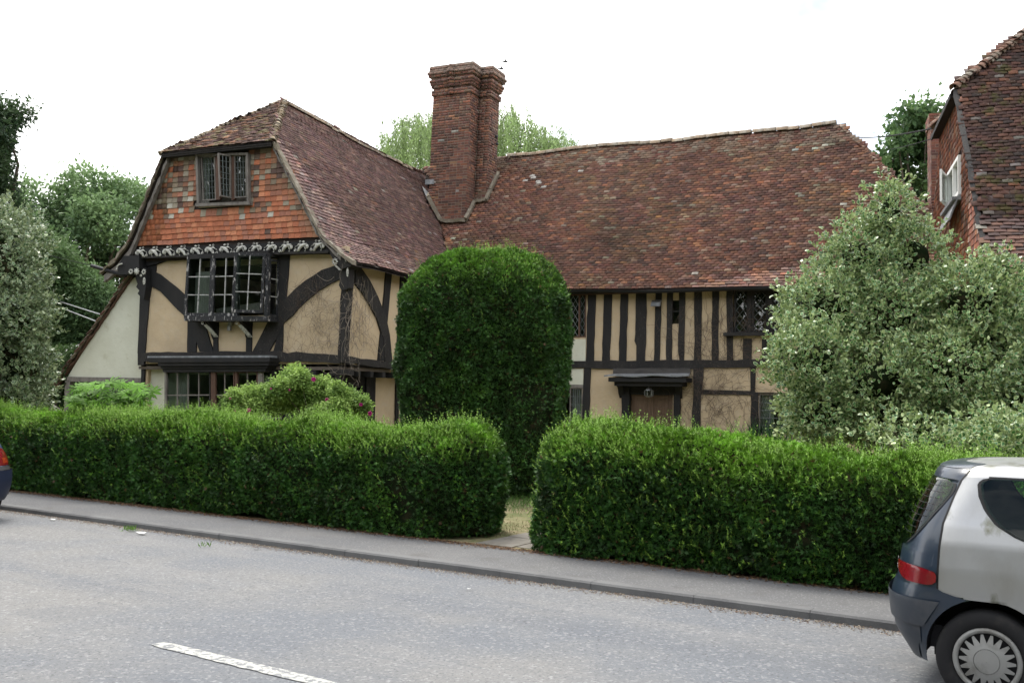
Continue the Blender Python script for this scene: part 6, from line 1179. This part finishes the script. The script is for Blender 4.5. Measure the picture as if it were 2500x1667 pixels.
def car(tag_, label, wc, fwd, near, P):
    """wc = ground point under the rear near wheel centre, fwd = forward, near = towards the street side"""
    T = thing('parked_car', label, 'car', wc + fwd * 1.1 - near * .7, 'cars parked along the kerb'); hw0 = P['half']
    zs, xs = P.get('zs', 1), P.get('xs', 1); cpt = lambda x, y, z: wc + fwd * x * (xs if x < 0 else 1) + near * (y - hw0) + Z3_ * z * zs
    XR, WZ_, XF = P['xr'], P['w'], P['xf']; xr = lambda z: np.interp(z, [a for a, _ in XR], [c for _, c in XR]); w = lambda z: np.interp(z, [a for a, _ in WZ_], [c for _, c in WZ_]); xf = lambda z: np.interp(z, [a for a, _ in XF], [c for _, c in XF]); rc, rcf, pw = P['rc'], .7, P['p']
    def sp(s, z):      # s 0..1 rear corner, 1..2 side, 2..3 front corner
        z = float(z); X0, X1, ww = xr(z), xf(z), w(z); rc_ = min(rc, (X1 - X0) * .45); rf_ = min(rcf, (X1 - X0) * .45)
        if s <= 1: ph = s * math.pi / 2; c_, s_ = math.cos(ph), math.sin(ph); return X0 + rc_ * (1 - c_ ** (2 / pw)), ww * s_ ** (2 / pw)
        if s <= 2: x = X0 + rc_ + (X1 - rf_ - X0 - rc_) * (s - 1); return x, ww
        ph = (3 - s) * math.pi / 2; return X1 - rf_ * (1 - math.cos(ph) ** (2 / pw)), ww * math.sin(ph) ** (2 / pw)
    def s_of_x(x, z):
        X0, X1 = xr(z), xf(z); rc_ = min(rc, (X1 - X0) * .45); rf_ = min(rcf, (X1 - X0) * .45)
        if x < X0 + rc_: c_ = max(0, min(1, 1 - (x - X0) / rc_)) ** (pw / 2); return math.acos(min(1, c_)) / (math.pi / 2)
        if x < X1 - rf_: return 1 + (x - X0 - rc_) / (X1 - rf_ - X0 - rc_)
        c_ = max(0, min(1, 1 - (X1 - x) / rf_)) ** (pw / 2); return 3 - math.acos(min(1, c_)) / (math.pi / 2)
    def surf(s, z, off_=0.):
        x, y = sp(s, z)
        if off_:
            e = .004; x1, y1 = sp(min(3, s + e), z); x0_, y0_ = sp(max(0, s - e), z); n = np.array([y1 - y0_, -(x1 - x0_)]); n = -n / (np.hypot(*n) + 1e-9); n = n * (1 if (n @ np.array([x - 1.2, y])) > 0 else -1); x += n[0] * off_; y += n[1] * off_
        return x, y
    def patch(name, m, zs, sa, sb, N, off_=0., sides=(1, -1), parent=T, thick=.0, **k):
        out = None
        for sd_ in sides:
            b = MB(); v = []
            for z in zs:
                a, c = sa(z), sb(z)
                for i in range(N + 1): x, y = surf(a + (c - a) * i / N, z, off_); v.append(cpt(x, y * sd_ , z))
            n = N + 1; b.add(v, [(j * n + i, j * n + i + 1, (j + 1) * n + i + 1, (j + 1) * n + i) for j in range(len(zs) - 1) for i in range(N)]); out = part(name, m, b, parent, True, **k)
        return out
    zl = lambda a, c, n: [float(z) for z in np.linspace(a, c, n)]
    sx = lambda f: (lambda z: s_of_x(float(f(z)) if callable(f) else f, z))
    P['build'](locals()); return T
def wheel(T, cpt, x, y, r, sgn, near, fwd, full=True):
    ax = near * sgn; o = cpt(x, y, r); b = MB(); w_ = .15
    b.lathe([(r * .64, -w_), (r * .9, -w_), (r * .985, -w_ + .02), (r, -w_ + .04), (r, -.04), (r * .985, -.02), (r * .93, -.004), (r * .80, .0), (r * .66, -.006), (r * .64, -.02)], o, ax, 56); ty = part('tyre', 'tyre', b, T, True)
    b = MB(); b.lathe([(r * .655, -.012), (r * .64, .002), (r * .60, .006), (r * .56, .0), (r * .545, -.012)], o, ax, 56); part('rim', 'rim', b, ty, True)
    b = MB(); b.lathe([(r * .57, -.028), (.001, -.028)], o, ax, 32); part('wheel_back', 'hubdark', b, ty)
    b = MB(); a1 = np.cross(ax, Z3_); a1 /= np.linalg.norm(a1); v = []; K = 18
    for k in range(K):
        for dr, da in ((.36, -.5), (.53, -.13), (.53, .13), (.36, .5)):
            a = 2 * math.pi * (k + da) / K; v.append(o + (a1 * math.cos(a) + Z3_ * math.sin(a)) * r * dr + ax * (-.006 if dr > .4 else .006))
    b.add(v, [tuple(4 * k + i for i in range(4)) for k in range(K)]); b.lathe([(r * .365, .004), (r * .355, .007), (r * .25, .013), (r * .245, .009), (r * .235, .014), (.001, .018)], o, ax, 36); 
    part('wheel_trim', 'rim', b, ty, False)
def build_silver(E):
    patch, sx, zl, cpt, T, surf = E['patch'], E['sx'], E['zl'], E['cpt'], E['T'], E['surf']; s0 = lambda z: 0.
    AX, AZ, AR = 0., .275, .335; XW2 = 2.2
    arch = lambda z, sg, xc=AX: xc + sg * math.sqrt(max(0, AR ** 2 - (z - AZ) ** 2))
    bd = lambda z: np.interp(z, [.60, .64, .70, .87, 1.01, 1.16, 1.25, 1.31, 1.36], [-.262, -.262, -.262, -.255, -.239, -.19, -.155, -.11, -.07])
    gt = [(.83, .0), (.835, .28), (.86, .46), (.92, .58), (1.0, .66), (1.1, .72), (1.18, .75), (1.23, .73), (1.25, .64), (1.255, 0)]; gz = [a for a, _ in gt]; ge = lambda z: float(np.interp(z, gz, [c for _, c in gt]))
    patch('tailgate', 'slate', zl(.60, .83, 10) + gz[1:] + zl(1.256, 1.315, 4), lambda z: max(0, ge(z) - .005) if .83 < z < 1.255 else 0., sx(bd), 22)
    patch('seal', 'seal', zl(.62, 1.31, 24), sx(lambda z: bd(z) - .006), sx(lambda z: bd(z) + .006), 1, .0015)
    # body side: above the arches, then between and beyond them
    wl_ = lambda z: float(np.interp(z, [.92, .925, .95, 1.02, 1.10, 1.17, 1.24, 1.265, 1.275], [.42, .34, .175, .062, .0, -.032, -.042, -.02, .05])); wr_ = lambda z: float(np.interp(z, [.92, 1.27], [1.62, 1.12]))
    patch('body_panel', 'silver', zl(.61, .925, 14), sx(bd), lambda z: 2.0, 60); patch('body_panel', 'silver', zl(1.272, 1.315, 4), sx(bd), lambda z: 2.0, 60)
    patch('quarter_panel', 'silver', zl(.925, 1.272, 26), sx(bd), sx(wl_), 16); patch('windscreen_pillar', 'silver', zl(.925, 1.272, 16), sx(wr_), lambda z: 2.0, 10); patch('bonnet', 'silver', zl(.3, 1.315, 30), lambda z: 2.0, lambda z: 3.0, 14)
    patch('rear_wing', 'silver', zl(.601, .612, 2), sx(lambda z: -.12), sx(lambda z: .09), 8)
    patch('body_panel', 'silver', zl(.25, .61, 24), sx(lambda z: arch(z, 1)), sx(lambda z: arch(z, -1, XW2)), 30); patch('body_panel', 'silver', zl(.25, .61, 24), sx(lambda z: arch(z, 1, XW2)), lambda z: 2.0, 6)
    # bumper wrapping to the arch
    be = lambda z: min(np.interp(z, [.25, .35, .44, .6, .62, .64], [-.34, -.30, -.29, -.10, -.2, -.262]), arch(z, -1) if z < .60 else 9)
    patch('bumper', 'slate', zl(.20, .645, 30), s0, sx(lambda z: max(be(z), -.55)), 20, .006); patch('bumper_strip', 'bumper', [.42, .425, .44, .48, .52, .555, .57, .575], s0, sx(lambda z: -.34 + .6 * (z - .42)), 14, .026, ); patch('bumper_skirt', 'bumper', zl(.20, .415, 8), s0, sx(lambda z: -.36 if z > .3 else -.38), 12, .012)
    # glass: tailgate window and long side window
    patch('seal', 'seal', zl(.832, 1.252, 22), lambda z: max(0, ge(z) - .012), lambda z: ge(z) + .03, 4, .004); patch('seal', 'seal', [.815, .84], s0, lambda z: .3, 8, .004); patch('rear_window', 'carglass', gz, s0, ge, 14, .008)
    patch('seal', 'seal', zl(.915, 1.282, 24), sx(lambda z: wl_(z) - .02), sx(lambda z: wl_(z) + .012), 3, .003); patch('seal', 'seal', zl(.915, .93, 2), sx(lambda z: .36), sx(lambda z: 1.6), 20, .004); patch('seal', 'seal', zl(1.266, 1.282, 2), sx(lambda z: -.0), sx(lambda z: 1.15), 20, .004); patch('side_window', 'carglass', zl(.925, 1.272, 20), sx(wl_), sx(wr_), 26, .007)
    # roof skin
    b = MB(); v = []; nz_ = 8; ns = 40
    for j in range(nz_ + 1):
        f = j / nz_; z = 1.315 + .05 * math.sin(f * math.pi / 2); sc = 1 - f
        for s in np.linspace(0, 3, ns): x, y = surf(s, 1.315); xc = .75; v.append(cpt(xc + (x - xc) * (1 - f ** 2 * .97) , y * math.cos(f * math.pi / 2), z))
    for sg in (1, -1):
        b = MB(); q = [p if sg > 0 else p for p in v]; 
        if sg < 0:
            c0 = cpt(0, 0, 0); q = [p - near_s * 2 * ((p - c0) @ near_s) for p in v]
        b.add(q, [(j * ns + i, j * ns + i + 1, (j + 1) * ns + i + 1, (j + 1) * ns + i) for j in range(nz_) for i in range(ns - 1)]); part('roof', 'silver', b, T, True)
    for sg in (1, -1):
        b = MB(); v = []; nn_ = 14; c0 = cpt(0, 0, 0)
        for j in range(4):
            f = j / 8; z = 1.3155 + .05 * math.sin(f * math.pi / 2)
            for s_ in np.linspace(0, E['s_of_x'](-.10 - .02 * j, 1.31), nn_):
                x, y = surf(s_, 1.315); p = cpt(.75 + (x - .75) * (1 - f ** 2 * .97) - .003, y * math.cos(f * math.pi / 2), z + .002); v.append(p if sg > 0 else p - near_s * 2 * ((p - c0) @ near_s))
        b.add(v, [(j * nn_ + i, j * nn_ + i + 1, (j + 1) * nn_ + i + 1, (j + 1) * nn_ + i) for j in range(3) for i in range(nn_ - 1)]); part('spoiler', 'slate', b, T, True)
    for k in range(9):
        z = .93 + .035 * k; patch('heater_line', 'seal', [z, z + .0025], s0, lambda z: ge(z) - .04, 10, .0095)
    # tail lamps
    lz = [.66, .668, .682, .70, .718, .735, .748, .756]; la = [.62, .55, .48, .41, .37, .35, .35, .38]; lx = [-.31, -.285, -.268, -.266, -.266, -.275, -.33, -.40]
    for m, d, sh_ in (('seal', .0095, .012), ('lamp', .013, 0)): patch('tail_lamp' if m == 'lamp' else 'lamp_seal', m, lz, lambda z: float(np.interp(z, lz, la)) - sh_, sx(lambda z: float(np.interp(z, lz, lx)) + sh_ * .3), 12, d)
    patch('indicator', 'amber', [.705, .718, .73, .742], lambda z: .41, lambda z: .45, 3, .0145)
    # small two-line badge on the tailgate
    b = MB()
    for r, (z, n, h) in enumerate(((.905 - .17, 6, .022), (.705, 5, .012))):
        for k in range(n):
            s = .285 + .017 * k; x, y = surf(s, z, .008); x1, y1 = surf(s + .01, z, .008); p0, p1 = cpt(x, y, z - .012 * (k * .35)), cpt(x1, y1, z - .012 * (k * .35)); b.bar(p0, p0 + Z3_ * h + (p1 - p0) * .3, .006, .004, p1 - p0); b.bar(p0 + Z3_ * h * (.5 if k % 2 else .95), p1 + Z3_ * h * (.5 if k % 2 else .95), .005, .004, Z3_)
    part('badge', 'chrome', b, T)
    b = MB(); x, y = surf(.0, .86, .02); b.tube([cpt(-.572, 0, .85), cpt(-.54, -.12, .98), cpt(-.47, -.2, 1.12)], .008, 5); b.ball(cpt(-.575, 0, .85), .022); part('wiper', 'seal', b, T)
    # floor, seats, wheel wells, wheels
    b = MB(); b.box(cpt(-.45, -.62, .28), E['fwd'] * 3.0, E['near'] * 1.2, Z3_ * .12); b.box(cpt(-.4, -.6, .4), E['fwd'] * .08, E['near'] * 1.15, Z3_ * .4); part('floor', 'seat', b, T)
    for x in (.35, 1.2):
        for y in (-.52, .05): b = MB(); b.box(cpt(x, y, .45), E['fwd'] * .14 - Z3_ * .0, E['near'] * .46, Z3_ * .5 - E['fwd'] * .1); b.box(cpt(x, y, .4), E['fwd'] * .45, E['near'] * .46, Z3_ * .14); part('seat', 'seat', b, T, label=None) if False else part('seat', 'seat', b, T)
    for xc in (AX, XW2):
        for sg in (1, -1):
            b = MB(); v = []; 
            for i in range(17):
                a = math.pi * i / 16; zz = AZ + AR * math.sin(a) * 1.0; 
                for yy in (E['w'](max(.25, zz)) - .002, .42): v.append(cpt(xc + AR * math.cos(a), yy * sg, max(.2, zz)))
            b.add(v, [(2 * i, 2 * i + 1, 2 * i + 3, 2 * i + 2) for i in range(16)]); b.box(cpt(xc - .34, sg * .42, .2), E['fwd'] * .68, E['near'] * .01 * sg, Z3_ * .42); part('wheel_arch', 'seal', b, T)
            wheel(T, lambda x, y, z: cpt(x, y, z / .955), xc, sg * (.725), .262, sg, E['near'], E['fwd'])
near_s = -KM; cw_ = hit(*(2100 + .3745 * 825, 1080 + .3745 * 1420), np.array([0, 0, .268]), Z3_); cw_ = cw_ * np.array([1, 1, 0])
car('s', 'small silver hatchback with slate blue tailgate and bumper, parked at the right edge', cw_, KK, near_s, dict(zs=.955, xs=.92, half=.735, rc=.42, p=2.7, xr=[(.18, -.50), (.25, -.54), (.35, -.60), (.45, -.615), (.56, -.625), (.62, -.605), (.66, -.59), (.75, -.578), (.84, -.562), (.94, -.537), (1.05, -.495), (1.15, -.44), (1.23, -.395), (1.30, -.365), (1.33, -.33)], w=[(.18, .66), (.3, .70), (.45, .735), (.62, .74), (.75, .735), (.9, .715), (1.0, .69), (1.1, .65), (1.2, .61), (1.28, .575), (1.315, .545)], xf=[(.2, 2.7), (.4, 2.75), (.7, 2.7), (.8, 2.55), (.9, 2.05), (1.0, 1.75), (1.2, 1.35), (1.315, 1.1)], build=build_silver))
def build_blue(E):
    patch, sx, zl, cpt, T, surf = E['patch'], E['sx'], E['zl'], E['cpt'], E['T'], E['surf']; s0 = lambda z: 0.
    AX, AZ, AR, XW2 = 0., .3, .36, 2.5; arch = lambda z, sg, xc=0.: xc + sg * math.sqrt(max(0, AR ** 2 - (z - AZ) ** 2))
    patch('body_panel', 'blue', zl(.66, 1.38, 34), s0, lambda z: 3.0, 90); patch('bumper', 'bluedark', zl(.25, .62, 18), s0, sx(lambda z: arch(z, -1)), 20, .035); patch('trim', 'seal', zl(.62, .665, 4), s0, sx(lambda z: -.12), 14, .012); patch('body_panel', 'blue', zl(.62, .665, 3), sx(lambda z: -.12), lambda z: 3.0, 40); patch('body_panel', 'blue', zl(.25, .62, 14), sx(lambda z: arch(z, 1)), sx(lambda z: arch(z, -1, XW2)), 30); patch('body_panel', 'blue', zl(.25, .62, 14), sx(lambda z: arch(z, 1, XW2)), lambda z: 3.0, 12)
    lz = [.675, .70, .76, .82, .87, .90, .915]; patch('lamp_seal', 'seal', lz, lambda z: .40, sx(lambda z: float(np.interp(z, lz, [-.30, -.305, -.325, -.355, -.39, -.43, -.46])) + .012), 10, .005); patch('tail_lamp', 'lamp', lz, lambda z: .42, sx(lambda z: float(np.interp(z, lz, [-.30, -.305, -.325, -.355, -.39, -.43, -.46]))), 10, .012); patch('indicator', 'amber', [.70, .72, .75, .765], lambda z: .50, lambda z: .72, 4, .0145)
    patch('rear_window', 'carglass', zl(1.0, 1.3, 8), s0, lambda z: .6, 10, .006); patch('seal', 'seal', zl(.975, 1.33, 12), sx(lambda z: -.30 + .25 * (z - .975) / .35 - .02), sx(lambda z: 2.2 - .6 * (z - .975) / .35), 20, .004); patch('side_window', 'carglass', zl(.985, 1.32, 10), sx(lambda z: -.28 + .25 * (z - .975) / .35), sx(lambda z: 2.15 - .6 * (z - .975) / .35), 20, .008)
    for sg in (1, -1):
        b = MB(); v = []; ns = 40
        for j in range(7):
            f = j / 6; z = 1.38 + .05 * math.sin(f * math.pi / 2)
            for s in np.linspace(0, 3, ns): x, y = surf(s, 1.38); v.append(cpt(.9 + (x - .9) * (1 - .97 * f * f), sg * y * math.cos(f * math.pi / 2), z))
        b.add(v, [(j * ns + i, j * ns + i + 1, (j + 1) * ns + i + 1, (j + 1) * ns + i) for j in range(6) for i in range(ns - 1)]); part('roof', 'blue', b, T, True)
    b = MB(); b.box(cpt(-.5, -.7, .3), E['fwd'] * 3.6, E['near'] * 1.4, Z3_ * .14); part('floor', 'seat', b, T)
    for xc in (0., XW2):
        for sg in (1, -1):
            b = MB(); v = []
            for i in range(13):
                a = math.pi * i / 12
                for yy in (E['w'](.5), .45): v.append(cpt(xc + AR * math.cos(a), yy * sg, max(.2, AZ + AR * math.sin(a))))
            b.add(v, [(2 * i, 2 * i + 1, 2 * i + 3, 2 * i + 2) for i in range(12)]); part('wheel_arch', 'seal', b, T); wheel(T, cpt, xc, sg * .80, .3, sg, E['near'], E['fwd'])
bw_ = hit(-42, 1203, np.array([0, 0, .3]), Z3_) * np.array([1, 1, 0]) - KM * 1.52; bk, bm = float((bw_ - KO) @ KK), float((bw_ - KO) @ KM)
car('b', 'dark blue hatchback at the left edge showing only its red tail lamp and rear bumper', bw_, -KK, -KM, dict(half=.82, rc=.5, p=2.6, xr=[(.2, -.60), (.3, -.66), (.5, -.70), (.62, -.69), (.68, -.64), (.8, -.60), (.92, -.53), (1.0, -.44), (1.1, -.33), (1.25, -.14), (1.38, .05)], w=[(.2, .76), (.4, .82), (.7, .83), (.9, .80), (1.1, .73), (1.38, .6)], xf=[(.2, 3.3), (.6, 3.35), (.75, 3.2), (.9, 2.5), (1.1, 1.9), (1.38, 1.3)], build=build_blue))
